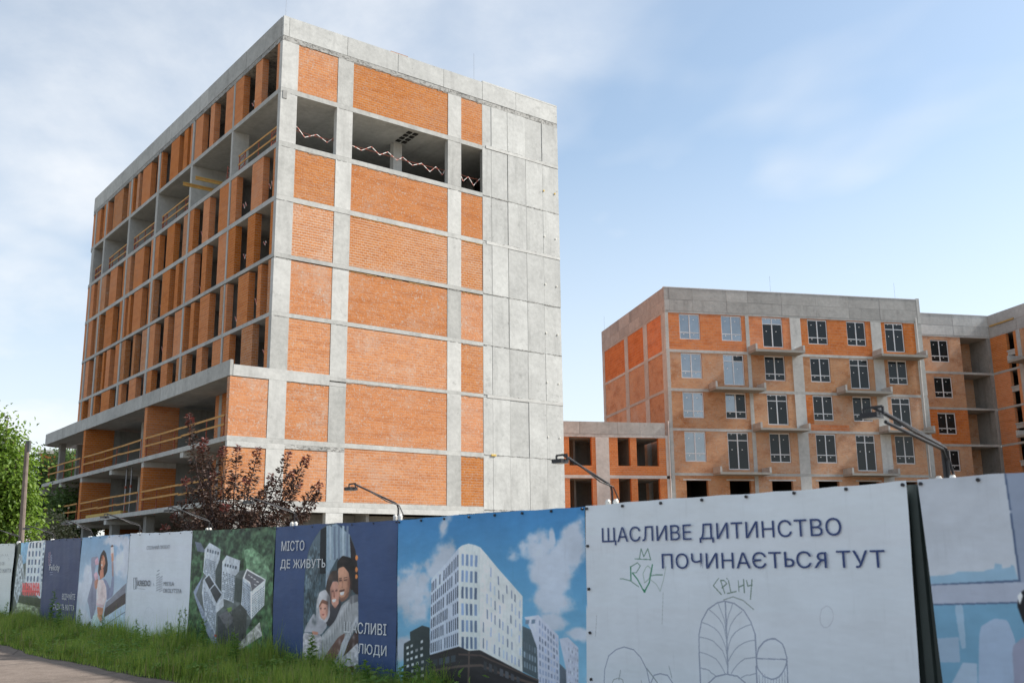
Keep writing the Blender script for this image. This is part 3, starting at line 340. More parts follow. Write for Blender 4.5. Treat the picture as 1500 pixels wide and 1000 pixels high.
'aerial':[["V",[[69,94,74],[71,114,69]]],["N",0.7,0.07,11,[[990,242],[675,231],[658,8],[957,-13]]],["S",[32,47,39],884,11,10,3,0.55],["S",[32,47,39],876,3,9,4,0.55],["S",[32,47,39],825,120,11,2,0.55],["S",[32,47,39],908,234,8,5,0.55],["S",[32,47,39],858,210,13,2,0.55],["S",[96,128,94],777,148,7,4,0.55],["S",[136,168,128],807,86,8,3,0.55],["S",[32,47,39],938,11,6,5,0.55],["S",[136,168,128],781,69,6,3,0.55],["S",[96,128,94],707,202,5,4,0.55],["S",[96,128,94],741,22,8,2,0.55],["S",[96,128,94],921,111,5,5,0.55],["S",[32,47,39],803,74,6,2,0.55],["S",[32,47,39],865,174,7,5,0.55],["S",[32,47,39],702,193,5,4,0.55],["S",[96,128,94],679,187,6,2,0.55],["S",[32,47,39],735,156,7,3,0.55],["S",[32,47,39],839,132,9,3,0.55],["S",[32,47,39],953,219,9,3,0.55],["S",[96,128,94],720,120,11,2,0.55],["S",[32,47,39],979,206,10,5,0.55],["S",[32,47,39],845,12,11,2,0.55],["S",[136,168,128],710,225,10,5,0.55],["S",[136,168,128],793,194,7,2,0.55],["S",[32,47,39],778,121,5,3,0.55],["S",[32,47,39],787,131,8,5,0.55],["S",[32,47,39],747,127,7,3,0.55],["S",[32,47,39],908,131,11,5,0.55],["S",[32,47,39],787,230,7,2,0.55],["S",[96,128,94],671,67,8,2,0.55],["S",[96,128,94],895,112,10,2,0.55],["S",[96,128,94],767,29,11,4,0.55],["S",[96,128,94],903,167,13,3,0.55],["S",[96,128,94],677,47,8,5,0.55],["S",[96,128,94],731,166,6,3,0.55],["S",[32,47,39],672,48,5,4,0.55],["S",[136,168,128],707,81,9,4,0.55],["S",[32,47,39],781,151,7,3,0.55],["S",[32,47,39],716,172,10,2,0.55],["S",[96,128,94],844,209,6,3,0.55],["S",[32,47,39],721,120,11,3,0.55],["S",[96,128,94],841,12,10,2,0.55],["S",[96,128,94],716,100,6,4,0.55],["S",[96,128,94],726,146,10,5,0.55],["S",[32,47,39],683,60,8,4,0.55],["S",[136,168,128],945,126,13,5,0.55],["S",[136,168,128],938,92,10,3,0.55],["S",[136,168,128],947,17,10,3,0.55],["S",[96,128,94],708,53,8,3,0.55],["S",[32,47,39],878,152,9,2,0.55],["S",[32,47,39],747,155,5,3,0.55],["S",[32,47,39],824,55,5,3,0.55],["S",[32,47,39],906,59,5,4,0.55],["S",[96,128,94],734,50,7,5,0.55],["S",[96,128,94],741,125,11,5,0.55],["S",[32,47,39],692,202,7,2,0.55],["S",[136,168,128],742,220,9,4,0.55],["S",[96,128,94],826,20,12,5,0.55],["S",[32,47,39],743,15,6,5,0.55],["S",[96,128,94],806,164,8,3,0.55],["S",[136,168,128],711,121,7,4,0.55],["S",[96,128,94],884,186,11,5,0.55],["S",[32,47,39],774,206,4,3,0.55],["S",[96,128,94],684,155,8,2,0.55],["S",[32,47,39],763,216,9,2,0.55],["S",[96,128,94],678,138,11,2,0.55],["S",[96,128,94],675,222,9,4,0.55],["S",[96,128,94],843,17,8,3,0.55],["S",[32,47,39],897,150,7,4,0.55],["S",[32,47,39],846,89,6,4,0.55],["S",[32,47,39],700,162,5,3,0.55],["S",[32,47,39],850,105,10,5,0.55],["S",[96,128,94],722,68,6,4,0.55],["S",[32,47,39],867,35,10,3,0.55],["S",[96,128,94],767,156,9,3,0.55],["S",[32,47,39],781,130,7,4,0.55],["S",[32,47,39],755,194,11,2,0.55],["S",[32,47,39],719,65,8,3,0.55],["S",[32,47,39],705,188,4,4,0.55],["S",[136,168,128],907,162,11,4,0.55],["S",[32,47,39],784,88,10,3,0.55],["S",[136,168,128],708,140,4,5,0.55],["S",[32,47,39],940,115,13,5,0.55],["S",[32,47,39],665,36,5,2,0.55],["S",[96,128,94],739,22,7,4,0.55],["S",[96,128,94],768,176,5,2,0.55],["S",[96,128,94],952,120,7,3,0.55],["S",[96,128,94],758,174,9,3,0.55],["S",[96,128,94],897,73,6,5,0.55],["S",[96,128,94],756,39,8,4,0.55],["S",[32,47,39],864,83,7,4,0.55],["S",[136,168,128],695,82,10,5,0.55],["S",[32,47,39],772,94,5,4,0.55],["S",[32,47,39],784,197,5,4,0.55],["S",[96,128,94],787,188,8,2,0.55],["S",[32,47,39],815,8,6,4,0.55],["S",[32,47,39],703,30,9,2,0.55],["S",[96,128,94],836,37,7,3,0.55],["S",[136,168,128],813,109,12,3,0.55],["S",[96,128,94],726,24,7,3,0.55],["S",[96,128,94],813,101,5,5,0.55],["S",[32,47,39],879,107,9,2,0.55],["S",[32,47,39],864,146,8,3,0.55],["S",[96,128,94],806,53,12,5,0.55],["S",[96,128,94],818,127,12,4,0.55],["S",[96,128,94],756,78,8,3,0.55],["S",[96,128,94],826,125,5,2,0.55],["S",[96,128,94],687,119,10,4,0.55],["S",[96,128,94],780,19,7,2,0.55],["S",[136,168,128],911,49,8,4,0.55],["S",[32,47,39],755,97,11,4,0.55],["S",[32,47,39],743,79,9,2,0.55],["S",[96,128,94],792,86,6,3,0.55],["S",[32,47,39],950,210,9,4,0.55],["S",[96,128,94],750,134,4,3,0.55],["S",[96,128,94],932,114,10,4,0.55],["S",[32,47,39],855,159,5,4,0.55],["S",[96,128,94],799,212,5,2,0.55],["S",[96,128,94],830,158,10,4,0.55],["S",[96,128,94],727,128,7,3,0.55],["S",[32,47,39],958,195,8,4,0.55],["S",[32,47,39],751,28,11,2,0.55],["S",[32,47,39],688,18,9,3,0.55],["S",[136,168,128],783,40,6,3,0.55],["S",[136,168,128],688,102,5,5,0.55],["S",[32,47,39],929,204,13,4,0.55],["S",[32,47,39],834,168,8,3,0.55],["S",[32,47,39],856,65,13,5,0.55],["S",[96,128,94],795,212,9,5,0.55],["S",[136,168,128],828,68,10,2,0.55],["S",[96,128,94],769,93,11,2,0.55],["S",[32,47,39],961,63,6,5,0.55],["S",[96,128,94],843,31,9,3,0.55],["S",[136,168,128],931,4,13,3,0.55],["S",[32,47,39],876,89,6,3,0.55],["S",[32,47,39],847,202,12,5,0.55],["S",[96,128,94],698,119,5,4,0.55],["S",[136,168,128],669,60,8,3,0.55],["S",[96,128,94],974,173,10,4,0.55],["S",[32,47,39],725,166,10,3,0.55],["S",[96,128,94],958,69,12,2,0.55],["S",[96,128,94],875,66,7,5,0.55],["S",[32,47,39],862,28,8,5,0.55],["S",[136,168,128],747,64,9,4,0.55],["S",[136,168,128],714,114,9,2,0.55],["S",[32,47,39],867,29,5,3,0.55],["S",[136,168,128],743,15,9,4,0.55],["S",[96,128,94],793,41,5,4,0.55],["S",[32,47,39],961,157,13,2,0.55],["S",[32,47,39],847,104,8,3,0.55],["P",[121,158,124],[[777,195],[748,199],[708,182],[688,162],[696,142],[705,146],[764,165]]],["N",0.5,0.06,4,[[778,199],[690,184],[686,139],[764,162]]],["S",[158,195,158],713,154,6,3,0.5],["S",[81,114,86],731,157,4,3,0.5],["S",[158,195,158],743,149,6,2,0.5],["S",[81,114,86],716,146,7,3,0.5],["S",[158,195,158],717,154,6,2,0.5],["S",[81,114,86],746,182,5,2,0.5],["S",[158,195,158],705,183,5,2,0.5],["S",[81,114,86],734,193,6,3,0.5],["S",[158,195,158],701,177,4,3,0.5],["S",[81,114,86],713,186,4,3,0.5],["S",[158,195,158],740,169,6,4,0.5],["S",[81,114,86],761,183,3,3,0.5],["S",[158,195,158],762,151,6,2,0.5],["S",[81,114,86],747,150,4,2,0.5],["S",[158,195,158],705,161,3,1,0.5],["S",[81,114,86],746,158,4,4,0.5],["S",[158,195,158],702,166,7,3,0.5],["S",[81,114,86],758,175,4,2,0.5],["S",[158,195,158],695,175,6,3,0.5],["S",[81,114,86],718,178,7,2,0.5],["S",[158,195,158],749,174,4,3,0.5],["S",[81,114,86],713,175,5,2,0.5],["S",[158,195,158],705,150,5,2,0.5],["S",[81,114,86],735,150,6,2,0.5],["S",[158,195,158],760,149,4,2,0.5],["S",[81,114,86],725,186,5,3,0.5],["S",[158,195,158],695,192,3,2,0.5],["S",[81,114,86],764,147,4,2,0.5],["S",[158,195,158],704,171,4,1,0.5],["S",[81,114,86],753,180,7,2,0.5],["S",[158,195,158],728,182,5,3,0.5],["S",[81,114,86],760,159,5,2,0.5],["S",[158,195,158],715,178,5,3,0.5],["S",[81,114,86],734,192,5,2,0.5],["S",[158,195,158],738,181,5,3,0.5],["S",[81,114,86],766,193,6,3,0.5],["S",[158,195,158],710,194,3,3,0.5],["S",[81,114,86],753,170,5,2,0.5],["S",[158,195,158],727,179,5,3,0.5],["S",[81,114,86],733,152,4,2,0.5],["S",[158,195,158],739,180,6,1,0.5],["S",[81,114,86],715,184,5,2,0.5],["S",[158,195,158],760,189,8,2,0.5],["S",[81,114,86],699,172,7,2,0.5],["S",[158,195,158],724,160,5,3,0.5],["S",[81,114,86],701,174,3,3,0.5],["S",[158,195,158],710,172,7,2,0.5],["S",[81,114,86],735,173,4,1,0.5],["S",[158,195,158],719,149,4,3,0.5],["S",[81,114,86],745,174,4,1,0.5],["S",[158,195,158],723,150,6,2,0.5],["S",[81,114,86],720,189,5,3,0.5],["S",[158,195,158],740,179,4,2,0.5],["S",[81,114,86],767,158,5,2,0.5],["S",[158,195,158],748,194,6,2,0.5],["S",[81,114,86],722,173,8,2,0.5],["S",[158,195,158],754,167,5,3,0.5],["S",[81,114,86],714,169,6,3,0.5],["S",[158,195,158],737,169,8,2,0.5],["S",[81,114,86],733,164,6,2,0.5],["P",[119,131,148],[[957,213],[933,210],[913,193],[946,196]]],["P",[153,166,188],[[952,127],[916,157],[909,152],[934,125],[867,64],[823,24],[838,20],[893,60]]],["P",[104,114,114],[[915,162],[869,178],[799,162],[764,164],[702,146],[701,110],[738,87],[787,39],[826,29],[860,55],[940,122]]],["S",[158,166,166],879,131,5,1,0.5],["S",[71,81,79],893,114,3,2,0.5],["S",[71,81,79],727,82,5,2,0.5],["S",[158,166,166],894,112,5,1,0.5],["S",[71,81,79],818,58,4,1,0.5],["S",[71,81,79],812,59,2,1,0.5],["S",[158,166,166],722,106,3,2,0.5],["S",[71,81,79],777,147,7,2,0.5],["S",[71,81,79],739,144,2,1,0.5],["S",[158,166,166],812,104,5,1,0.5],["S",[71,81,79],735,145,3,1,0.5],["S",[71,81,79],831,144,5,2,0.5],["S",[158,166,166],876,120,6,2,0.5],["S",[71,81,79],884,95,5,2,0.5],["S",[71,81,79],766,146,5,2,0.5],["S",[158,166,166],736,120,3,2,0.5],["S",[71,81,79],717,60,4,2,0.5],["S",[71,81,79],737,145,5,2,0.5],["S",[158,166,166],793,81,4,2,0.5],["S",[71,81,79],856,86,3,2,0.5],["S",[71,81,79],878,125,2,2,0.5],["S",[158,166,166],732,73,2,2,0.5],["S",[71,81,79],872,97,2,3,0.5],["S",[71,81,79],818,142,4,1,0.5],["S",[158,166,166],810,116,7,1,0.5],["S",[71,81,79],885,99,5,2,0.5],["S",[71,81,79],724,73,4,2,0.5],["S",[158,166,166],738,76,7,1,0.5],["S",[71,81,79],854,103,5,2,0.5],["S",[71,81,79],866,54,5,2,0.5],["S",[158,166,166],793,155,6,2,0.5],["S",[71,81,79],866,156,5,2,0.5],["S",[71,81,79],848,55,5,1,0.5],["S",[158,166,166],727,124,5,2,0.5],["S",[71,81,79],833,103,7,1,0.5],["S",[71,81,79],829,156,4,1,0.5],["S",[158,166,166],752,89,7,2,0.5],["S",[71,81,79],832,93,3,2,0.5],["S",[71,81,79],872,53,5,1,0.5],["S",[158,166,166],801,119,7,2,0.5],["S",[71,81,79],769,94,3,2,0.5],["S",[71,81,79],747,122,2,2,0.5],["S",[158,166,166],894,97,5,1,0.5],["S",[71,81,79],746,135,4,1,0.5],["S",[71,81,79],801,99,5,1,0.5],["S",[158,166,166],873,145,3,3,0.5],["S",[71,81,79],743,83,4,1,0.5],["S",[71,81,79],844,105,6,2,0.5],["S",[158,166,166],817,127,5,2,0.5],["S",[71,81,79],825,60,5,2,0.5],["S",[71,81,79],742,83,3,3,0.5],["S",[158,166,166],785,105,5,3,0.5],["S",[71,81,79],846,129,5,1,0.5],["S",[71,81,79],759,140,3,2,0.5],["S",[158,166,166],742,134,3,2,0.5],["S",[71,81,79],788,118,3,3,0.5],["S",[71,81,79],875,65,4,2,0.5],["S",[158,166,166],826,147,6,1,0.5],["S",[71,81,79],849,124,6,1,0.5],["S",[71,81,79],767,131,5,2,0.5],["S",[158,166,166],870,159,4,3,0.5],["S",[71,81,79],857,125,7,2,0.5],["S",[71,81,79],730,139,5,2,0.5],["S",[158,166,166],768,73,6,2,0.5],["S",[71,81,79],778,87,3,2,0.5],["S",[71,81,79],870,66,4,1,0.5],["S",[158,166,166],894,93,3,2,0.5],["S",[71,81,79],888,84,7,1,0.5],["S",[71,81,79],785,91,5,2,0.5],["S",[158,166,166],835,63,4,2,0.5],["S",[71,81,79],851,150,6,1,0.5],["S",[71,81,79],788,78,3,2,0.5],["S",[158,166,166],776,115,6,2,0.5],["S",[71,81,79],876,152,3,3,0.5],["S",[71,81,79],809,146,7,1,0.5],["S",[158,166,166],790,110,6,3,0.5],["S",[71,81,79],750,138,5,3,0.5],["S",[71,81,79],826,81,4,2,0.5],["S",[158,166,166],845,86,7,1,0.5],["S",[71,81,79],863,155,3,2,0.5],["S",[71,81,79],793,86,2,2,0.5],["S",[158,166,166],858,74,4,2,0.5],["S",[71,81,79],744,65,5,1,0.5],["S",[71,81,79],838,83,7,3,0.5],["S",[158,166,166],801,150,4,1,0.5],["S",[71,81,79],875,122,4,2,0.5],["S",[71,81,79],812,98,4,2,0.5],["S",[158,166,166],802,153,7,1,0.5],["S",[71,81,79],857,152,6,2,0.5],["S",[71,81,79],811,78,6,3,0.5],["P",[188,188,183],[[811,34],[714,84],[705,64],[786,35]]],["N",0.4,0.04,6,[[811,34],[714,84],[705,64],[786,35]]],["P",[79,91,91],[[875,178],[848,182],[846,126],[872,135]]],["P",[79,91,89],[[806,152],[775,148],[777,112],[802,115]]],["P",[213,223,233],[[918,199],[900,210],[859,198],[860,181],[873,162],[870,138],[920,160]]],["G",[76,94,114],[[914,184],[874,178],[872,140],[918,161]],8,12,0.55,0.55,0.3],["G",[111,124,138],[[910,202],[862,195],[863,187],[910,193]],5,1,0.6,0.6,0.1],["P",[218,228,238],[[850,178],[835,188],[787,179],[790,161],[802,154],[803,111],[817,114],[847,118]]],["G",[76,94,114],[[847,162],[801,155],[803,113],[845,120]],8,14,0.55,0.55,0.3],["G",[99,111,126],[[842,176],[795,171],[797,163],[843,169]],5,1,0.6,0.6,0.1],["P",[208,218,230],[[777,151],[749,143],[742,89],[777,109]]],["P",[245,254,255],[[748,130],[702,146],[702,110],[743,87]]],["G",[86,104,124],[[775,146],[749,138],[744,91],[775,110]],6,10,0.55,0.55,0.2],["G",[86,104,124],[[741,125],[704,140],[704,110],[740,90]],8,9,0.55,0.55,0.2],["P",[248,255,255],[[777,151],[764,166],[700,149],[702,143],[742,127],[751,142]]],["P",[119,119,126],[[771,151],[762,163],[705,148],[743,131],[751,145]]],["P",[235,235,235],[[759,157],[751,155],[752,154],[760,156]]],["P",[235,235,235],[[749,154],[741,152],[742,151],[750,152]]],["P",[235,235,235],[[739,151],[731,149],[732,148],[740,149]]],["P",[235,235,235],[[729,147],[721,145],[722,144],[730,145]]],["P",[235,235,235],[[736,142],[728,141],[729,139],[737,141]]],["P",[208,218,230],[[918,147],[896,159],[841,123],[838,105],[862,94],[862,58],[903,87],[919,125]]],["G",[74,91,111],[[914,137],[866,104],[864,64],[907,96]],9,13,0.6,0.55,0.35],["P",[74,79,84],[[912,148],[896,155],[874,141],[891,132]]],["P",[74,79,84],[[888,131],[872,139],[847,124],[864,110]]],["P",[223,230,238],[[866,107],[841,120],[838,105],[862,94]]],["P",[64,70,74],[[857,88],[823,101],[791,85],[791,43],[826,31],[854,50]]],["P",[109,111,116],[[853,90],[823,100],[795,85],[823,70]]],["P",[76,81,79],[[808,99],[779,110],[757,100],[757,60],[787,45]]],["G",[91,104,109],[[821,68],[795,82],[793,44],[824,34]],4,5,0.5,0.5,0.4],["P",[124,158,81],[[828,102],[809,105],[808,99],[820,96]]],["S",[119,128,128],760,60,3,1,0.4],["S",[37,42,44],830,33,3,2,0.4],["S",[119,128,128],831,45,4,2,0.4],["S",[37,42,44],820,34,2,2,0.4],["S",[119,128,128],764,96,2,1,0.4],["S",[37,42,44],830,74,2,2,0.4],["S",[119,128,128],845,59,2,1,0.4],["S",[37,42,44],797,100,3,1,0.4],["S",[119,128,128],779,47,4,1,0.4],["S",[37,42,44],830,77,3,1,0.4],["S",[119,128,128],811,67,3,1,0.4],["S",[37,42,44],819,85,2,2,0.4],["S",[119,128,128],828,37,2,1,0.4],["S",[37,42,44],784,87,4,1,0.4],["S",[119,128,128],769,39,3,2,0.4],["S",[37,42,44],840,86,2,1,0.4],["S",[119,128,128],774,55,3,1,0.4],["S",[37,42,44],846,65,4,1,0.4],["S",[119,128,128],797,55,2,1,0.4],["S",[37,42,44],762,51,3,2,0.4],["S",[119,128,128],807,45,3,2,0.4],["S",[37,42,44],821,94,2,2,0.4],["S",[119,128,128],824,80,3,1,0.4],["S",[37,42,44],767,59,3,2,0.4],["S",[119,128,128],795,74,4,1,0.4],["S",[37,42,44],777,37,2,1,0.4],["S",[119,128,128],817,52,3,2,0.4],["S",[37,42,44],765,74,2,1,0.4],["S",[119,128,128],755,37,4,1,0.4],["S",[37,42,44],798,38,3,1,0.4],["S",[119,128,128],790,85,2,1,0.4],["S",[37,42,44],833,75,3,2,0.4],["S",[119,128,128],849,66,4,1,0.4],["S",[37,42,44],831,57,3,2,0.4],["S",[119,128,128],851,54,3,1,0.4],["S",[37,42,44],784,82,2,1,0.4],["S",[119,128,128],849,61,2,2,0.4],["S",[37,42,44],758,57,3,2,0.4],["S",[119,128,128],812,62,4,2,0.4],["S",[37,42,44],854,57,3,2,0.4],["S",[119,128,128],805,93,2,1,0.4],["S",[37,42,44],807,93,2,3,0.4],["S",[119,128,128],806,48,3,1,0.4],["S",[37,42,44],791,42,1,2,0.4],["S",[119,128,128],756,38,3,1,0.4],["S",[37,42,44],786,70,4,2,0.4],["S",[119,128,128],846,93,3,1,0.4],["S",[37,42,44],804,43,4,1,0.4],["S",[119,128,128],802,71,2,1,0.4],["S",[37,42,44],800,72,2,1,0.4],["S",[119,128,128],782,43,2,2,0.4],["S",[37,42,44],812,39,4,3,0.4],["S",[119,128,128],852,49,2,1,0.4],["S",[37,42,44],798,83,4,2,0.4],["S",[119,128,128],827,66,2,1,0.4],["S",[37,42,44],767,63,3,2,0.4],["S",[119,128,128],780,101,3,2,0.4],["S",[37,42,44],789,63,4,1,0.4],["S",[119,128,128],815,48,3,3,0.4],["S",[37,42,44],762,65,3,1,0.4],["S",[119,128,128],827,65,2,2,0.4],["S",[37,42,44],805,92,3,2,0.4],["S",[119,128,128],851,85,2,2,0.4],["S",[37,42,44],804,74,4,1,0.4],["S",[119,128,128],772,72,1,1,0.4],["S",[37,42,44],828,34,3,2,0.4],["S",[119,128,128],824,40,3,2,0.4],["S",[37,42,44],826,99,2,2,0.4],["S",[119,128,128],759,46,3,1,0.4],["S",[37,42,44],803,84,3,2,0.4],["S",[86,99,119],955,125,2,2,0.5],["S",[210,218,228],946,122,2,1,0.5],["S",[86,99,119],949,119,2,1,0.5],["S",[210,218,228],947,117,2,2,0.5],["S",[86,99,119],943,114,2,1,0.5],["S",[210,218,228],937,112,2,2,0.5],["S",[86,99,119],937,109,3,1,0.5],["S",[210,218,228],926,107,2,2,0.5],["S",[86,99,119],927,104,2,1,0.5],["S",[210,218,228],923,102,2,2,0.5],["S",[86,99,119],923,99,2,1,0.5],["S",[210,218,228],916,97,2,2,0.5],["S",[86,99,119],919,94,2,1,0.5],["S",[210,218,228],915,92,2,2,0.5],["S",[86,99,119],911,89,2,1,0.5],["S",[210,218,228],907,87,3,1,0.5],["S",[86,99,119],898,85,2,2,0.5],["S",[210,218,228],901,82,2,1,0.5],["S",[86,99,119],899,80,3,2,0.5],["S",[210,218,228],893,77,3,1,0.5],["S",[86,99,119],895,75,2,2,0.5],["S",[210,218,228],888,72,2,1,0.5],["S",[86,99,119],882,70,2,1,0.5],["S",[210,218,228],880,68,3,2,0.5],["S",[86,99,119],874,66,3,2,0.5],["S",[210,218,228],875,63,2,1,0.5],["S",[86,99,119],871,61,2,2,0.5],["S",[210,218,228],873,58,3,1,0.5],["S",[86,99,119],865,56,2,1,0.5],["S",[210,218,228],859,54,2,2,0.5],["S",[86,99,119],859,51,2,1,0.5],["S",[210,218,228],862,49,3,2,0.5],["S",[86,99,119],855,47,2,2,0.5],["S",[210,218,228],849,44,3,1,0.5],["S",[86,99,119],853,42,2,2,0.5],["S",[210,218,228],841,40,2,1,0.5],["S",[86,99,119],840,38,2,2,0.5],["S",[210,218,228],838,35,2,1,0.5],["S",[86,99,119],834,33,2,1,0.5],["S",[210,218,228],834,31,2,2,0.5],["P",[186,74,62],[[866,59],[857,59],[857,55],[864,56]]],["B",1]],
'partners':[["V",[[230,239,248],[228,235,245]]],["L",[86,96,114],1.1,[[1109,162],[1099,164]]],["L",[86,96,114],1.1,[[1113,154],[1098,158]]],["L",[86,96,114],1.1,[[1112,150],[1097,153]]],["L",[86,96,114],1.1,[[1111,145],[1096,149]]],["L",[86,96,114],1.1,[[1111,140],[1095,144]]],["L",[86,96,114],1.1,[[1110,136],[1095,139]]],["L",[86,96,114],1.1,[[1109,131],[1094,135]]],["L",[86,96,114],1.1,[[1108,127],[1093,130]]],["L",[86,96,114],1.1,[[1097,149],[1084,153]]],["L",[86,96,114],1.1,[[1096,145],[1084,149]]],["L",[86,96,114],1.1,[[1096,141],[1083,145]]],["L",[86,96,114],1.1,[[1095,137],[1082,141]]],["L",[86,96,114],1.1,[[1094,133],[1082,137]]],["L",[86,96,114],1.1,[[1094,129],[1081,133]]],["L",[86,96,114],1.1,[[1093,125],[1081,129]]],["P",[148,156,167],[[1215,150],[1197,151],[1195,129],[1211,128]]],["P",[230,239,248],[[1211,149],[1207,149],[1205,129],[1208,129]]],["L",[230,239,248],1,[[1199,149],[1205,140],[1197,129]]],["L",[173,181,192],0.8,[[1191,130],[1157,129]]],["L",[124,133,146],1,[[1124,140],[1120,136]]],["L",[208,217,228],0.7,[[1153,9],[1156,79],[1147,94],[1134,98],[1118,93],[1109,78],[1101,12]]],["L",[213,220,230],0.5,[[1136,97],[1130,64]]],["L",[213,220,230],0.5,[[1132,77],[1146,86],[1157,87]]],["L",[213,220,230],0.5,[[1132,77],[1121,87],[1111,88]]],["L",[213,220,230],0.5,[[1130,68],[1144,77],[1155,78]]],["L",[213,220,230],0.5,[[1130,68],[1120,78],[1110,79]]],["L",[213,220,230],0.5,[[1129,58],[1143,67],[1154,68]]],["L",[213,220,230],0.5,[[1129,58],[1118,68],[1108,69]]]],
'woman':[["V",[[148,188,223],[198,217,235],[220,230,243]]],["C",[228,235,248],9,[[1280,182,52,27],[1446,141,59,47],[1329,220,55,11],[1469,65,40,19]]],["P",[200,223,244],[[1355,68],[1247,99],[1235,20],[1347,15]]],["L",[74,76,86],0.9,[[1346,56],[1247,85]]],["P",[146,148,161],[[1346,101],[1249,140],[1250,127],[1247,101],[1352,71],[1351,82]]],["P",[91,81,81],[[1346,90],[1249,122],[1247,101],[1352,71]]],["P",[91,94,94],[[1491,27],[1423,63],[1417,55],[1475,28]]],["P",[218,225,235],[[1461,29],[1417,55],[1412,31]]],["O",[163,166,188],[[1445,191],[1411,193],[1400,186],[1416,174],[1420,155],[1406,143],[1398,90],[1410,68],[1421,66],[1436,92],[1448,103],[1426,143],[1442,172]]],["O",[243,193,210],[[1424,185],[1407,192],[1398,176],[1418,175]]],["O",[243,198,213],[[1423,157],[1408,162],[1393,150],[1411,142]]],["O",[213,151,126],[[1417,143],[1396,148],[1394,136],[1404,125],[1415,132]]],["O",[156,163,193],[[1368,149],[1351,144],[1330,127],[1324,153],[1313,153],[1312,115],[1344,105],[1352,123]]],["O",[64,53,53],[[1400,160],[1399,179],[1393,197],[1379,206],[1365,199],[1351,178],[1351,162],[1364,150],[1374,154],[1388,152]]],["O",[238,166,133],[[1389,183],[1380,196],[1370,190],[1363,178],[1371,169],[1383,166]]],["O",[225,151,124],[[1390,164],[1371,169],[1365,151],[1386,145]]],["O",[255,255,255],[[1388,176],[1378,177],[1379,172]]],["L",[62,43,43],0.7,[[1386,185],[1377,186]]],["O",[186,106,74],[[1386,194],[1377,194],[1376,187],[1384,186]]],["O",[255,233,233],[[1397,145],[1368,146],[1351,132],[1344,109],[1355,90],[1398,94],[1400,122]]],["O",[235,205,210],[[1399,99],[1354,96],[1355,90],[1398,94]]],["O",[218,153,121],[[1394,92],[1356,90],[1359,77],[1362,61],[1388,78]]],["O",[208,231,233],[[1412,73],[1388,79],[1368,61],[1353,46],[1349,15],[1414,11]]],["O",[225,186,161],[[1388,78],[1362,61],[1363,59],[1390,74]]],["S",[186,121,94],1370,174,5,10,0.5],["S",[255,205,173],1380,183,5,5,0.5],["S",[119,74,62],1383,185,5,1,0.5],["S",[186,173,173],1372,123,8,16,0.35],["S",[255,255,255],1383,132,7,9,0.5],["S",[119,121,146],1421,113,8,21,0.5],["S",[203,203,225],1415,132,5,14,0.4],["S",[111,119,148],1338,123,5,11,0.4],["S",[243,255,255],1396,53,8,13,0.4],["S",[161,186,188],1373,50,9,16,0.4],["O",[255,238,238],[[1342,212],[1327,214],[1318,191],[1336,191]]],["O",[111,86,81],[[1341,212],[1334,215],[1327,213],[1326,211],[1341,210]]],["O",[235,173,148],[[1336,198],[1324,198],[1319,183],[1331,180]]],["O",[186,156,158],[[1331,180],[1321,182],[1316,152],[1325,152]]],["B",0.7]],
'life':[["V",[[71,84,119],[64,76,114]]],["L",[198,161,173],0.9,[[1711,203],[1696,206]]],["L",[198,161,173],0.9,[[1710,200],[1695,203]]],["L",[198,161,173],0.9,[[1710,196],[1694,200]]],["L",[198,161,173],0.9,[[1709,193],[1694,196]]],["L",[198,161,173],0.9,[[1708,189],[1693,193]]],["L",[198,161,173],0.9,[[1707,186],[1692,189]]],["L",[198,161,173],0.9,[[1706,183],[1691,186]]],["L",[198,161,173],0.9,[[1705,179],[1690,183]]],["L",[198,161,173],0.9,[[1704,176],[1689,179]]],["L",[198,208,230],1,[[1695,196],[1687,199]]],["L",[198,208,230],1,[[1694,193],[1686,195]]],["L",[198,208,230],1,[[1693,189],[1685,192]]],["L",[198,208,230],1,[[1692,186],[1684,188]]],["L",[198,208,230],1,[[1691,182],[1684,184]]],["L",[148,158,186],1.2,[[1692,160],[1674,161]]],["L",[148,158,186],1.2,[[1690,155],[1673,156]]],["L",[99,111,143],0.5,[[1610,215],[1607,190]]]],
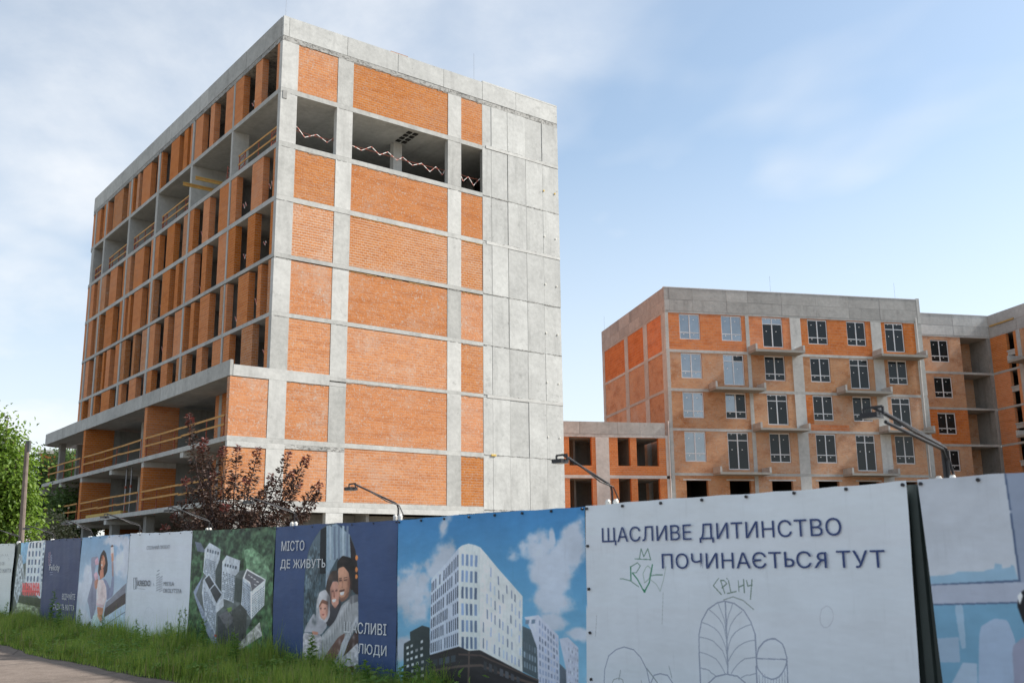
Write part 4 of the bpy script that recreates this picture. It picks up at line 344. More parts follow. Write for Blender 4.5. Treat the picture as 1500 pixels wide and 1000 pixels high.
'garden':[["V",[[111,124,119],[104,114,104]]],["P",[158,210,243],[[1923,235],[1850,234],[1856,184],[1897,178]]],["P",[74,86,69],[[1961,236],[1916,234],[1910,204],[1912,136],[1949,56],[1956,56]]],["N",0.7,0.08,3,[[1961,236],[1916,234],[1902,136],[1949,56]]],["P",[186,198,203],[[1921,204],[1897,201],[1859,137],[1904,86],[1937,107]]],["N",0.5,0.06,8,[[1921,204],[1897,201],[1859,137],[1904,86],[1937,107]]],["P",[235,248,255],[[1855,234],[1735,234],[1732,137],[1738,98],[1846,137],[1859,137],[1862,184]]],["G",[104,121,146],[[1857,233],[1761,232],[1757,136],[1852,136]],4,5,0.45,0.62,0.2],["G",[148,166,186],[[1758,231],[1737,232],[1732,137],[1752,137]],1,8,0.6,0.5,0.2],["P",[64,79,52],[[1893,106],[1736,102],[1733,80],[1894,89]]],["P",[255,104,104],[[1878,136],[1869,136],[1858,108],[1868,108]]],["P",[255,104,104],[[1865,135],[1857,136],[1845,106],[1853,106]]],["P",[255,104,104],[[1877,130],[1857,130],[1855,126],[1875,126]]],["P",[255,104,104],[[1852,136],[1843,137],[1833,108],[1842,108]]],["P",[255,104,104],[[1839,136],[1831,136],[1819,106],[1828,107]]],["P",[255,104,104],[[1850,128],[1831,128],[1829,123],[1848,123]]],["P",[255,104,104],[[1826,136],[1818,137],[1807,108],[1816,108]]],["P",[255,104,104],[[1814,136],[1805,136],[1794,107],[1802,107]]],["P",[255,104,104],[[1823,125],[1804,126],[1803,121],[1822,121]]],["P",[255,104,104],[[1801,137],[1792,137],[1782,109],[1791,109]]],["P",[255,104,104],[[1788,136],[1780,137],[1769,107],[1778,107]]],["P",[255,104,104],[[1800,131],[1781,131],[1779,127],[1798,126]]],["P",[255,104,104],[[1776,137],[1768,137],[1758,109],[1766,109]]],["P",[255,104,104],[[1764,136],[1756,137],[1745,107],[1753,108]]],["P",[255,104,104],[[1774,128],[1755,129],[1754,124],[1772,124]]],["P",[255,104,104],[[1875,120],[1753,119],[1747,115],[1875,115]]],["P",[153,163,138],[[1898,90],[1731,82],[1724,43],[1950,35],[1942,56]]],["N",0.6,0.06,5,[[1898,90],[1731,82],[1724,43],[1950,35],[1942,56]]],["B",0.8]],
'quality':[["V",[[230,238,235],[225,233,233]]],["L",[136,143,146],0.8,[[2068,199],[2064,206],[2057,201]]],["L",[136,143,146],0.8,[[2053,199],[2050,206],[2042,201]]],["L",[136,143,146],0.8,[[2032,199],[2028,205],[2021,200]]],["L",[136,143,146],0.8,[[2017,199],[2013,205],[2006,200]]],["L",[148,156,158],0.8,[[2004,192],[2000,196],[1994,192],[2000,189]]]],
}

# ---------------------------------------------------------------- ground, road (fence frame: s along the fence, p towards the street)
FAZ = R(-42.36)
fd = Vector((math.sin(FAZ), math.cos(FAZ), 0)); fn = Vector((-fd.y, fd.x, 0))
F0 = Vector((0.77, 11.12, 0)) - fn * 0.06
def gz(s): return 0.0125 * max(-12.0, min(30.0, s))
def fpt(s, p, z=0.0):
    q = F0 + fd * s + fn * p; return (q.x, q.y, z)
def gpt(s, p, dz=0.0): return fpt(s, p, gz(s) + dz)
def ground_mat(name, a, b_, scale, rough=0.95, crack=False, fleck=0.0):
    m, n, b = new_mat(name)
    t = nd(n, 'ShaderNodeTexCoord')
    v1 = noise(n, t.outputs['Object'], scale, 6, 0.65); v2 = noise(n, t.outputs['Object'], scale * 14, 5, 0.7); v3 = noise(n, t.outputs['Object'], scale * 90, 2, 0.5)
    f = mathn(n, 'ADD', mathn(n, 'MULTIPLY', v1, 0.5), mathn(n, 'MULTIPLY', v2, 0.5))
    col = mixc(n, rng_map(n, f, 0.35, 0.65), (*a, 1), (*b_, 1))
    col = mixc(n, mathn(n, 'MULTIPLY', rng_map(n, v3, 0.6, 0.75), fleck), col, (0.42, 0.39, 0.34, 1))
    if crack:
        vo = nd(n, 'ShaderNodeTexVoronoi', feature='DISTANCE_TO_EDGE'); vo.inputs['Scale'].default_value = 0.45; vo.inputs['Detail'].default_value = 2
        lk(n, t.outputs['Object'], vo.inputs['Vector'])
        col = mixc(n, mathn(n, 'MULTIPLY', rng_map(n, vo.outputs[0], 0.0, 0.012, 1, 0), 0.6), col, (0.04, 0.036, 0.03, 1))
    lk(n, col, b.inputs['Base Color']); b.inputs['Roughness'].default_value = rough; b.inputs['Specular IOR Level'].default_value = 0.25
    bump(n, b, mathn(n, 'ADD', v2, v3), 0.5, 0.02)
    return m
MG = ground_mat('site_earth', (0.16, 0.13, 0.095), (0.24, 0.20, 0.15), 0.12)
MR = ground_mat('worn_asphalt', (0.13, 0.103, 0.086), (0.20, 0.163, 0.138), 0.35, crack=True, fleck=0.35)
MV = ground_mat('verge_soil', (0.05, 0.055, 0.025), (0.10, 0.09, 0.05), 0.6)
g = MB()
ss = [-700, -12, 30, 1500]; pp = [-1500, 700]
for a, b in zip(ss, ss[1:]): g.quad(gpt(a, pp[0]), gpt(a, pp[1]), gpt(b, pp[1]), gpt(b, pp[0]))
g.build('ground', MG, kind='structure')
r_ = MB(); prev = None
def road_edge(s): return 1.62 + 0.05 * math.sin(s * 1.7) + 0.06 * math.sin(s * 0.6 + 1) + 0.025 * math.sin(s * 5.1) - max(0, s - 13) * 0.06
sk = [-12 + i * 0.25 for i in range(0, 169)]
for a, b in zip(sk, sk[1:]): r_.quad(gpt(a, road_edge(a), 0.012), gpt(a, 10.0, 0.012), gpt(b, 10.0, 0.012), gpt(b, road_edge(b), 0.012))
r_.build('road', MR, kind='structure')
v_ = MB()
for a, b in zip(sk, sk[1:]): v_.quad(gpt(a, -1.0, 0.006), gpt(a, 2.3, 0.006), gpt(b, 2.3, 0.006), gpt(b, -1.0, 0.006))
v_.build('verge', MV, kind='structure')

# ---------------------------------------------------------------- main building (local x along the sunny face, y along the shaded face)
MX, MY = -12.41364, 50.90836
A_MAIN = R(90 - 52.26805)
main = thing('unfinished_building', 'tall unfinished block with orange brick infill, concrete frame and long shaded window side', 'building', (MX, MY, 0), A_MAIN)
def mainpt(x, y, z):
    c, s_ = math.cos(A_MAIN), math.sin(A_MAIN); return (MX + x * c - y * s_, MY + x * s_ + y * c, z)
TOP = {1: 4.88, 2: 7.98, 3: 11.45, 4: 14.57, 5: 17.74, 6: 20.96, 7: 24.01, 8: 27.13}
ROOF0, ROOF1, PAR = 29.93, 30.2, 31.39
WX, LY = 19.69, 36.75
def outline(x0, ly_, r, notch=True):
    """slab outline, rounded at the far end of the shaded side, notched behind the concrete wall panels"""
    p = [(x0, 0.0), (13.52, 0.0), (13.52, 0.3), (WX - 0.02, 0.3), (WX - 0.02, ly_)]
    for i in range(7):
        t = math.pi / 2 + i / 6 * math.pi / 2
        p.append((x0 + r + r * math.cos(t), ly_ - r + r * math.sin(t)))
    return p
for k, z in TOP.items():
    if k <= 2: MB().prism(outline(-2.08, 37.6, 1.6), z - 0.25, z).build('floor_slab', MCS if k == 9 else MC, main)
    elif k == 3: MB().prism(outline(0.0, LY, 1.2), z - 0.19, z).build('floor_slab', MC, main)
    else: MB().prism(outline(0.0, LY, 1.2), z - (0.27 if k > 5 else 0.22), z).build('floor_slab', MC, main)
MB().prism(outline(0.0, LY, 1.2), ROOF0, ROOF1).build('roof_slab', MCR, main)
# podium roof that steps out on the shaded side
pr = [(-2.0, 0.02), (-0.003, 0.02), (-0.003, 36.7), (-0.4, 37.55)]
for i in range(7):
    t = math.pi / 2 + i / 6 * math.pi / 2
    pr.append((-2.0 + 1.6 + 1.6 * math.cos(t), 37.55 - 1.6 + 1.6 * math.sin(t)))
MB().prism(pr, 11.06, 11.30).build('podium_roof_slab', MC, main)
def curved_band(x0, ly_, r, yb, yt, zb, zt, th, name, mat, yin=None):
    pts = [(x0, yb), (x0, ly_ - r)]
    for i in range(1, 8):
        t = math.pi - i / 7 * math.pi / 2
        pts.append((x0 + r + r * math.cos(t), ly_ - r + r * math.sin(t)))
    pts.append((x0 + r + 1.6, ly_))
    n_ = len(pts); inn = []
    for i, (x, y) in enumerate(pts):
        a = Vector(pts[max(i - 1, 0)]); b = Vector(pts[min(i + 1, n_ - 1)]); d = (b - a).normalized()
        inn.append((x + d.y * th, y - d.x * th))
    MB().prism([*pts, *reversed(inn)], zb, zt).build(name, mat, main)
# podium parapet in cast lengths
py = [0.0, 3.1, 6.6, 10.2, 13.4, 16.9, 20.3, 23.8, 27.2, 30.6]
for a, b in zip(py, py[1:]):
    o = random.uniform(-0.008, 0.008); MB().box(-2.08 + o, -1.92 + o, a + 0.008, b - 0.008, 10.98, 11.79 + random.uniform(-.012, .012)).build('parapet_panel', MC, main)
curved_band(-2.08, 37.6, 1.6, 30.608, 0, 10.98, 11.79, 0.16, 'parapet_panel', MC)
MB().box(-1.912, 3.42, -0.005, 0.16, 10.98, 11.55).build('edge_beam', MCW, main)
MB().box(3.425, 4.425, -0.004, 0.16, 10.98, 11.19).build('edge_beam', MCW, main)
MB().box(-2.06, 1.0, -0.006, 0.2, 7.44, 7.725).build('edge_beam', MCW, main)
MB().box(1.004, 4.42, -0.004, 0.2, 7.5, 7.725).build('edge_beam', MCR, main)
MB().box(-2.06, 13.5, -0.005, 0.25, 4.34, 4.625).build('edge_beam', MCW, main)
# roof parapet, sunny side and shaded side
px_ = [0.0, 0.36, 3.98, 7.35, 10.6, 13.55, 16.2, WX]
for a, b in zip(px_, px_[1:]):
    o = random.uniform(-0.01, 0.006); MB().box(a + 0.012, b - 0.012, -0.012 + o, 0.2, ROOF1 + 0.01, PAR + random.uniform(-.01, .015)).build('parapet_panel', MCP, main)
yy = [0.2, 5.0, 7.7, 10.9, 14.4, 18.0, 21.4, 25.0, 28.4, 31.8]
for a, b in zip(yy, yy[1:]):
    o = random.uniform(-0.012, 0.006); MB().box(-0.012 + o, 0.2, a + 0.012, b - 0.012, ROOF1 + 0.01, PAR).build('parapet_panel', MC, main)
curved_band(-0.01, LY, 1.2, 31.81, 0, ROOF1 + 0.01, PAR, 0.2, 'parapet_panel', MC)
MB().box(13.55, WX - 0.01, -0.01, 0.2, PAR + 0.02, PAR + 0.12).build('coping_board', MCW, main)
# storeys on the sunny face
COLS = [(0.0, 0.98), (3.42, 4.42), (10.94, 11.92)]
levels = [(0.3, 4.34), (4.88, 7.73), (7.98, 11.26), (11.45, 14.35), (14.57, 17.47), (17.74, 20.69), (20.96, 23.74), (24.01, 26.86), (27.13, 29.93)]
BR = [None, MB1, MB2, MB1, MB2, MB3, MB2, None, MB1]
for i, (z0, z1) in enumerate(levels):
    for j, (a, b) in enumerate(COLS):
        zt = z1
        if i == 2 and j == 0: zt = 10.98
        if i == 2 and j == 1: zt = 10.98
        if i == 1 and j < 2: zt = 7.44 if j == 0 else 7.5
        if i == 0: zt = 4.34
        e = random.uniform(-.004, .004)
        MB().box(a + .004, b - .004, e, 0.34, z0 + .004, zt - .004).build('column', MCW if (i + j) % 3 else MC, main)
    if BR[i] is not None:
        segs = [(0.98, 3.42), (4.42, 10.94), (11.92, 13.52)]
        if i in (1, 2): segs = [(-2.05, 0.0)] + segs
        for a, b in segs:
            zt = z1
            if i == 2 and b < 4: zt = 10.98
            if i == 1 and b < 1: zt = 7.44
            if i == 1 and 1 < b < 4: zt = 7.5
            MB().box(a, b, 0.022, 0.36, z0, zt - random.choice((0.0, 0.02, 0.035))).build('brick_panel', BR[i] if random.random() < .8 else MB1, main)
# bare concrete wall cast in tall shutters
wx = [13.52, 14.22, 15.50, 16.95, 18.33, WX]
wz = [0.3, 4.72, 7.9, 11.3, 14.45, 17.62, 20.8, 23.88, 27.05, 29.92]
for k in range(9):
    for a, b in zip(wx, wx[1:]):
        o = random.uniform(-0.014, 0.014); s1 = 0.007 if random.random() < .6 else .014; s2 = .035 if b == 15.50 and k >= 4 else s1
        MB().box(a + s1, b - s2, o, 0.22, wz[k] + 0.012, wz[k + 1] - 0.012).build('concrete_panel', MCP, main)
MB().box(13.525, WX - 0.02, 0.045, 0.25, 0.3, 29.92).build('core_wall', MCD, main)
MB().box(13.525, WX - 0.004, 0.003, 0.298, 29.925, ROOF1 + .005).build('rough_band', MCR, main)
for k in (3, 6, 8):                                             # poured collar at some floors
    MB().box(13.8, WX - 0.005, -0.022, 0.02, wz[k] - 0.03, wz[k] + 0.16).build('pour_band', MCW, main)
# piers, openings and thin frame columns on the shaded face
PIERS = {
 8: [(.34, .69), (2.66, 3.60), (5.24, 6.45), (6.76, 7.90), (9.74, 10.41), (11.67, 12.96), (13.44, 13.75), (14.30, 15.04), (15.89, 17.50), (19.26, 19.48), (20.0, 20.09), (21.52, 23.36), (24.05, 24.58), (25.3, 25.6), (26.13, 26.61), (27.87, 30.16), (31.6, 31.85), (32.2, 32.77), (33.57, 34.6)],
 6: [(.34, .64), (1.95, 3.45), (5.61, 6.42), (6.74, 8.15), (9.69, 10.71), (12.32, 13.02), (13.4, 14.15), (15.77, 17.20), (18.69, 19.5), (19.97, 20.35), (21.85, 23.87), (24.73, 25.58), (26.06, 26.49), (27.92, 29.67), (30.64, 31.85), (32.3, 32.96), (33.88, 34.70)],
 5: [(.34, .73), (2.71, 3.72), (5.43, 6.46), (6.76, 7.99), (9.76, 10.48), (11.77, 13.05), (13.42, 13.77), (14.53, 15.12), (16.13, 17.58), (19.19, 19.55), (20.03, 20.30), (21.68, 23.44), (24.17, 24.66), (25.28, 25.59), (26.1, 26.67), (28.24, 30.14), (31.43, 31.85), (32.22, 32.54), (33.57, 34.61)],
 4: [(.34, .73), (1.59, 2.06), (3.24, 4.68), (6.22, 6.46), (6.8, 7.29), (8.89, 10.40), (11.36, 11.97), (12.90, 13.06), (13.45, 14.73), (15.88, 16.65), (18.42, 19.45), (19.9, 21.01), (22.48, 22.98), (24.64, 25.5), (25.98, 26.94), (28.17, 29.09), (29.60, 30.04), (31.16, 31.75), (33.68, 34.55)],
 3: [(.34, .78), (2.41, 3.89), (5.55, 6.43), (6.74, 8.05), (9.63, 10.50), (12.21, 12.92), (13.28, 13.90), (15.56, 16.75), (18.53, 19.45), (19.8, 20.10), (21.71, 23.20), (24.88, 25.45), (27.58, 29.65), (31.18, 31.6), (32.1, 32.95), (34.34, 34.72)]}
FRAME = [(6.45, 6.75), (13.05, 13.42), (19.5, 19.96), (25.58, 26.02), (31.8, 32.24), (34.7, 35.12)]
for i, (z0, z1) in enumerate(levels):
    if i < 3: continue
    if i != 7:
        zb = z0
        for a, b in FRAME: MB().box(0.002 + random.uniform(-.004, .006), 0.36, a + .05, b - .05, zb + .003, z1 - .003).build('frame_column', MC, main)
        for a, b in PIERS[i]:
            for c, d in FRAME:                                   # keep clear of the frame columns
                if a < d - .05 and b > c + .05:
                    if a < c: b = min(b, c + .048)
                    else: a = max(a, d - .048)
            if b - a < 0.06: continue
            MB().box(0.018 + random.uniform(0, .02), 0.40, a, b, zb, z1 - random.choice((0.0, 0.0, 0.03))).build('brick_pier', MBS if random.random() < .75 else MB1, main)
        # rounded brick end
        pts = [(0.03, 35.12)]
        for q in range(7):
            t = math.pi - q / 6 * math.pi / 2
            pts.append((0.03 + 1.15 + 1.15 * math.cos(t), LY - 0.04 - 1.15 + 1.15 * math.sin(t) if q else 35.13))
        pts += [(1.7, LY - 0.04), (1.7, LY - 0.4), (1.2, LY - .4), (0.5, 35.2), (0.4, 35.12)]
        MB().prism(pts, zb, z1).build('brick_pier', MBS, main)
    else:
        for j, (a, b) in enumerate(FRAME):
            MB().box(0.004, 1.0 if j == 0 else 3.2, a + .02, b - .02, z0 + .003, z1 - .003).build('frame_wall', MC, main)
        MB().box(0.02, 0.3, 35.12, 35.5, z0, z1).build('frame_column', MC, main)
    # rooms behind
    if i != 7:
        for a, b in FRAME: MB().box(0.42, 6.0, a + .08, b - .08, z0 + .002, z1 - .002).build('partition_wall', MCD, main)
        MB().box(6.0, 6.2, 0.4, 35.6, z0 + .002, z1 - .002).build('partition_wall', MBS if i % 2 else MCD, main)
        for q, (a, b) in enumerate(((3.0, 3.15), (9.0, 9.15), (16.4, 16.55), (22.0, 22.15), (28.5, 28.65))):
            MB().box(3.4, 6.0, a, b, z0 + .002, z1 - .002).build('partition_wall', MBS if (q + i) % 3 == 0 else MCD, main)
    else:
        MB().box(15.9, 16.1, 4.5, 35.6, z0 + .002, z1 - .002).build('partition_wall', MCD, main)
        MB().box(8.5, 9.1, 2.3, 2.7, z0 + .002, z1 - .002).build('inner_column', MCW, main)
        MB().box(4.5, 5.1, 14.0, 14.4, z0 + .002, z1 - .002).build('inner_column', MC, main)
MDK = plain_mat('duct_dark', (0.015, 0.015, 0.014), 0.9)
for q in range(4):
    for p in range(2): MB().box(8.35 + p * .42 + q * .03, 8.62 + p * .42 + q * .03, .35 + q * .46, .62 + q * .46, 26.80, 26.858).build('duct_sleeve', MDK, main)
# far end, rear
MB().box(WX - 0.25, WX - 0.02, 0.31, LY - .3, 0.3, ROOF0).build('rear_wall', MBS, main)
MB().box(1.7, WX - 0.26, LY - .3, LY - .06, 11.47, ROOF0).build('end_wall', MBS, main)
MB().box(3.0, WX - 0.26, LY - .3, LY - .06, 0.3, 11.25).build('end_wall', MBS, main)
# podium on the shaded side: brick cross walls, slab brackets, columns
for k, (z0, z1) in enumerate(((4.88, 7.73), (7.98, 11.06))):
    for q, (a, b) in enumerate(((12.55, 13.0), (25.35, 25.85))):
        zt = z1 - (0.32 if k == 0 else 0)
        MB().box(-2.0, -0.08, a, b, z0, zt).build('cross_wall', MBS, main)
        if k == 0: MB().box(-2.0, -0.08, a + .02, b - .02, zt, z1).build('cross_beam', MCW, main)
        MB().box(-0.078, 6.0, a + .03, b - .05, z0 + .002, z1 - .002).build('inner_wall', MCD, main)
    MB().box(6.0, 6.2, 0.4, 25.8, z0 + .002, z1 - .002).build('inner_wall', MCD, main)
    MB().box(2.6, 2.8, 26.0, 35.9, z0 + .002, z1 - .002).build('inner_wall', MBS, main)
    MB().box(0.04, 0.4, 5.5, 6.2, z0, z1 - .002).build('brick_pier', MBS, main)
    MB().box(0.03, 0.4, 6.21, 6.6, z0, z1 - .002).build('frame_column', MC, main)
    MB().box(0.04, 0.4, 6.61, 7.15, z0, z1 - .002).build('brick_pier', MBS, main)
    MB().box(0.04, 0.4, 18.6, 19.4, z0, z1 - .002).build('brick_pier', MBS, main)
    MB().box(0.04, 0.4, 19.5, 19.9, z0, z1 - .002).build('frame_column', MC, main)
    for (x, y) in ((-1.0, 35.3), (0.3, 35.4), (-1.0, 29.0) if k == 5 else (0.25, 26.4)):
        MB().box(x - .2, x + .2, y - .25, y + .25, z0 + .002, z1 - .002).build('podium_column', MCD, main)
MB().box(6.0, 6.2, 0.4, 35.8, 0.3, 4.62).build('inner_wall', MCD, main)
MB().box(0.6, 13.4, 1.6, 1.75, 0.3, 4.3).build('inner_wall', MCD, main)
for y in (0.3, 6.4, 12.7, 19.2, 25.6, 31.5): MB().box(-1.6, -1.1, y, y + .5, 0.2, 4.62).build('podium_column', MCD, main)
for z, ys in ((7.73, (31.0, 18.9, 6.3)), (4.63, (25.4, 19.3, 6.4, 31.2))):
    for y in ys: MB().box(-2.02, 0.2, y - .25, y + .25, z - 0.30, z - .003).build('slab_bracket', MCW, main)
MB().box(-2.0, 2.4, 36.7, 37.1, 7.2, 7.725).build('slab_bracket', MC, main)
MB().box(-2.0, 2.4, 36.7, 37.1, 4.1, 4.62).build('slab_bracket', MC, main)
for x, y, d, e in ((3.4, .05, .9, .32), (4.9, 0.3, .7, .3)): pass
box('roof_vent', MB1, main, 7.2, 8.4, 0.6, 1.4, ROOF1, PAR + 0.42)
for x, y in ((0.15, 0.1), (13.0, 0.15)): MB().tube([(x, y, PAR - .1), (x, y, PAR + 1.9)], 0.007, 5).build('lightning_rod', plain_mat('rod_steel', (.2, .2, .2), .5, .8), main)
# pale anchors left in the concrete wall
MAN = plain_mat('anchor_white', (.66, .65, .6), .7); MAY = plain_mat('anchor_yellow', (.6, .42, .1), .7)
for k in range(7):
    z = wz[k + 1] + 1.35 if k else 3.6
    for x in (18.42, 19.35):
        MB().tube([(x, -0.05, z), (x, 0.0, z)], .055, 8).build('anchor_plug', MAY if k == 6 else MAN, main)
MB().box(14.05, 14.4, -.06, .0, 7.84, 7.94).build('anchor_plug', MAY, main)

# ragged pour seams, mortar beads and nibs that break the straight edges
def ragged(x0, x1, z, y, h0, h1, step, mat, name, down=False, dep=.012):
    mb = MB(); x = x0
    while x < x1 - .03:
        l = min(random.uniform(step * .3, step), x1 - x); h = random.uniform(h0, h1) * (random.random() < .82)
        if h > .004:
            a, b = (z - h, z) if down else (z - h * .5, z + h * .5)
            mb.box(x, x + l, y - random.uniform(.3, 1) * dep, y + .02, a, b)
        x += l
    if mb.v: mb.build(name, mat, main, kind='stuff')
for k in range(1, 9):
    ragged(13.6, WX - .03, wz[k] + (.16 if k in (3, 6, 8) else 0), -.012, .02, .075, .35, MCR, 'pour_seam')
MBD = plain_mat('raw_mortar', (.27, .20, .155), .95, var=.4, scale=9)
MFM = plain_mat('foam_bead', (.36, .20, .07), .9, var=.35, scale=9)
for i, (z0, z1) in enumerate(levels):
    if BR[i] is None: continue
    for a, b in ((0.98, 3.42), (4.42, 10.94), (11.92, 13.52)):
        zt = 10.98 if i == 2 and b < 4 else (7.5 if i == 1 and b < 4 else z1)
        if random.random() < .75: ragged(a, b if random.random() < .5 else a + (b - a) * random.uniform(.3, .9), zt - .001, .014, .015, .085, .3, MFM if i in (4, 5) else MBD, 'mortar_bead', True)
        ragged(a, b, z0 + .002, .012, .02, .06, .22, MBD, 'mortar_bead')
for i, (z0, z1) in enumerate(levels[3:], 3):
    for a, b in COLS: ragged(a + .01, b - .01, z1 + .002, -.003, .015, .05, .22, MCR, 'pour_seam')
MB().box(.12, .36, -.03, .0, 26.5, 26.95).build('steel_plate', plain_mat('plate_grey', (.27, .27, .26), .7, .2), main)

# ---------------------------------------------------------------- second building (local x along its street front, y into depth)
BX, BY = 11.79387, 76.0
A_B = R(90 - 77.24925)
MWF = plain_mat('window_frame_white', (0.62, 0.64, 0.66), 0.45, var=0.05)
MWD = plain_mat('window_frame_dark', (0.05, 0.055, 0.065), 0.4, var=0.05)
MST = plain_mat('sticker_white', (0.8, 0.8, 0.78), 0.6)
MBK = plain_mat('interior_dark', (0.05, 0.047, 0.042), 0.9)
def glass_mat(name, col, rough, metal, spec):
    m, n, b = new_mat(name)
    t = nd(n, 'ShaderNodeTexCoord')
    v = noise(n, t.outputs['Object'], 1.1, 3, 0.5)
    oi = nd(n, 'ShaderNodeObjectInfo')
    k = mathn(n, 'MULTIPLY', rng_map(n, v, 0.25, 0.75, 0.9, 1.1, False), rng_map(n, oi.outputs['Random'], 0, 1, 0.88, 1.08, False))
    lk(n, mixc(n, 1.0, (*col, 1), k, 'MULTIPLY'), b.inputs['Base Color'])
    b.inputs['Roughness'].default_value = rough; b.inputs['Metallic'].default_value = metal; b.inputs['Specular IOR Level'].default_value = spec
    bump(n, b, v, 0.06, 0.05)
    return m
MGS = glass_mat('sky_reflection_glass', (0.28, 0.31, 0.34), 0.10, 0.7, 0.5)  # paler, metallic copy of the pane glass; bright sky reflection put into its colour
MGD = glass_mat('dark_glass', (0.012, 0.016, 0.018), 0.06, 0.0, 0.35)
MSK = plain_mat('downpipe_white', (0.62, 0.62, 0.6), 0.5)
WIN = {}
def window(parent, x, z, w_, h_, sky_reflect, door=False, y=0.10):
    """one window: frame with four lights (a door has its small lights on top), dark sill strip, stickers"""
    key = (round(w_, 2), round(h_, 2), door)
    if key not in WIN:
        fr = MB(); t = 0.075; d0, d1 = 0.0, 0.07
        sp = h_ * (0.78 if door else 0.27); xm = w_ * (0.5 if not door else 0.49)
        fr.box(0, w_, d0, d1, 0, t); fr.box(0, w_, d0, d1, h_ - t - .03, h_); fr.box(0, t, d0, d1, t, h_ - t - .03); fr.box(w_ - t, w_, d0, d1, t, h_ - t - .03)
        fr.box(xm - t * .6, xm + t * .6, d0 - .004, d1, t, h_ - t - .03)
        fr.box(t, xm - t * .6, d0 + .002, d1, sp - t * .45, sp + t * .45); fr.box(xm + t * .6, w_ - t, d0 + .002, d1, sp - t * .45, sp + t * .45)
        panes = []
        for (a, b) in ((t, xm - t * .6), (xm + t * .6, w_ - t)):
            for (c, d) in ((t, sp - t * .45), (sp + t * .45, h_ - t - .03)):
                panes.append(MB().box(a - .001, b + .001, .028, .042, c - .001, d + .001).mesh('pane', None))
        st = MB()
        for (a, b) in ((t, xm), (xm + t, w_ - t)):
            for (c, d) in ((t, sp), (sp + t, h_)):
                st.box(a + (b - a) * .32, a + (b - a) * .32 + .09, .018, .022, c + (d - c) * .66, c + (d - c) * .66 + .06)
        WIN[key] = (fr.mesh('window', MWF), panes, st.mesh('sticker', MST), MB().box(-.02, w_ + .02, -.05, .07, -.06, -.003).mesh('sill', MWD))
    fr, panes, st, si = WIN[key]
    o = link('window', fr, parent, (x, y, z))
    for i, p in enumerate(panes):
        f = sky_reflect if isinstance(sky_reflect, bool) else bool(sky_reflect[i])
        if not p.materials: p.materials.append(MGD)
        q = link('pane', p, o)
        q.material_slots[0].link = 'OBJECT'; q.material_slots[0].material = MGS if f else MGD
    link('sticker', st, o, kind='stuff'); link('sill', si, o)
    return o

apt = thing('apartment_building', 'six storey brick apartment block with white windows and bare concrete balcony slabs', 'building', (BX, BY, 0), A_B)
BL = [(0.3, 4.6), (4.8, 7.95), (8.14, 11.31), (11.50, 14.33), (14.55, 17.36), (17.58, 20.46)]
BPT = 22.47
for k, (z0, z1) in enumerate(BL):
    top = BL[k + 1][0] if k < 5 else z1 + .17
    MB().prism([(0, 0), (22.2, 0), (22.2, 15.9), (0, 15.9)], z1, top).build('floor_slab', MC, apt)
cols = [(0.0, .27), (6.68, 6.99), (10.5, 11.42), (17.63, 18.57), (21.62, 22.25)]
WINX = [(1.17, 1.72), (4.65, 1.73), (8.12, 1.74), (12.03, 1.73), (15.47, 1.69), (18.9, 1.7)]
doors = {5: (2, 5), 4: (1, 4), 3: (2, 5), 2: (1, 4)}
wz_ = {5: (18.40, 20.43), 4: (15.36, 17.34), 3: (12.31, 14.31), 2: (9.0, 11.28)}
dz_ = {5: 18.02, 4: 14.92, 3: 11.9, 2: 8.42}
sky_reflect = {(5, 0), (5, 1), (4, 0), (4, 1), (3, 0), (2, 0)}  # windows picked by hand for the panes with the sky reflection built in
part_sky_reflect = {(5, 2): (0, 1, 0, 1), (3, 1): (0, 1, 0, 0), (2, 1): (0, 0, 0, 0), (4, 1): (1, 1, 1, 0)}
for k, (z0, z1) in enumerate(BL):
    for j, (a, b) in enumerate(cols):
        MB().box(a + .003, b - .003, random.uniform(-.004, .004), .4, z0 + .003, z1 - .003).build('column', MCW if j in (2, 3) else MC, apt)
    bays = [((.27, 6.68), (0, 1)), ((6.99, 10.5), (2,)), ((11.42, 17.63), (3, 4)), ((18.57, 21.62), (5,))]
    for bi, ((a, b), ws) in enumerate(bays):
        holes = []
        if k >= 2:
            for q in ws:
                x, w_ = WINX[q]; dz0 = dz_[k] if q in doors[k] else wz_[k][0]
                holes.append((x, x + w_, dz0, wz_[k][1]))
        elif k == 1:
            for q in ws: holes.append((WINX[q][0] - .02, WINX[q][0] + WINX[q][1], 5.6, 7.6))
        mat = MBR if k == 5 else (MBB if not (k == 3 and bi == 2) else MBB)
        grid_wall(a, b, z0, z1, holes, .02, .34).build('brick_infill', mat, apt)
        if k == 1:
            for h in holes: MB().box(h[0] - .25, h[1] + .25, 0.005, .30, 7.602, 7.70).build('lintel', MCW, apt)
        if k >= 2:
            for q in ws:
                x, w_ = WINX[q]; d = q in doors[k]; zz = dz_[k] if d else wz_[k][0]
                window(apt, x + .004, zz + .004, w_ - .008, wz_[k][1] - zz - .008, part_sky_reflect.get((k, q), (k, q) in sky_reflect), d)
MB().box(11.6, 15.0, 0.008, .019, 11.52, 12.0).build('brick_repair', MBR, apt)
MB().box(11.43, 12.0, 0.008, .019, 12.02, 14.3).build('brick_repair', MBR, apt)
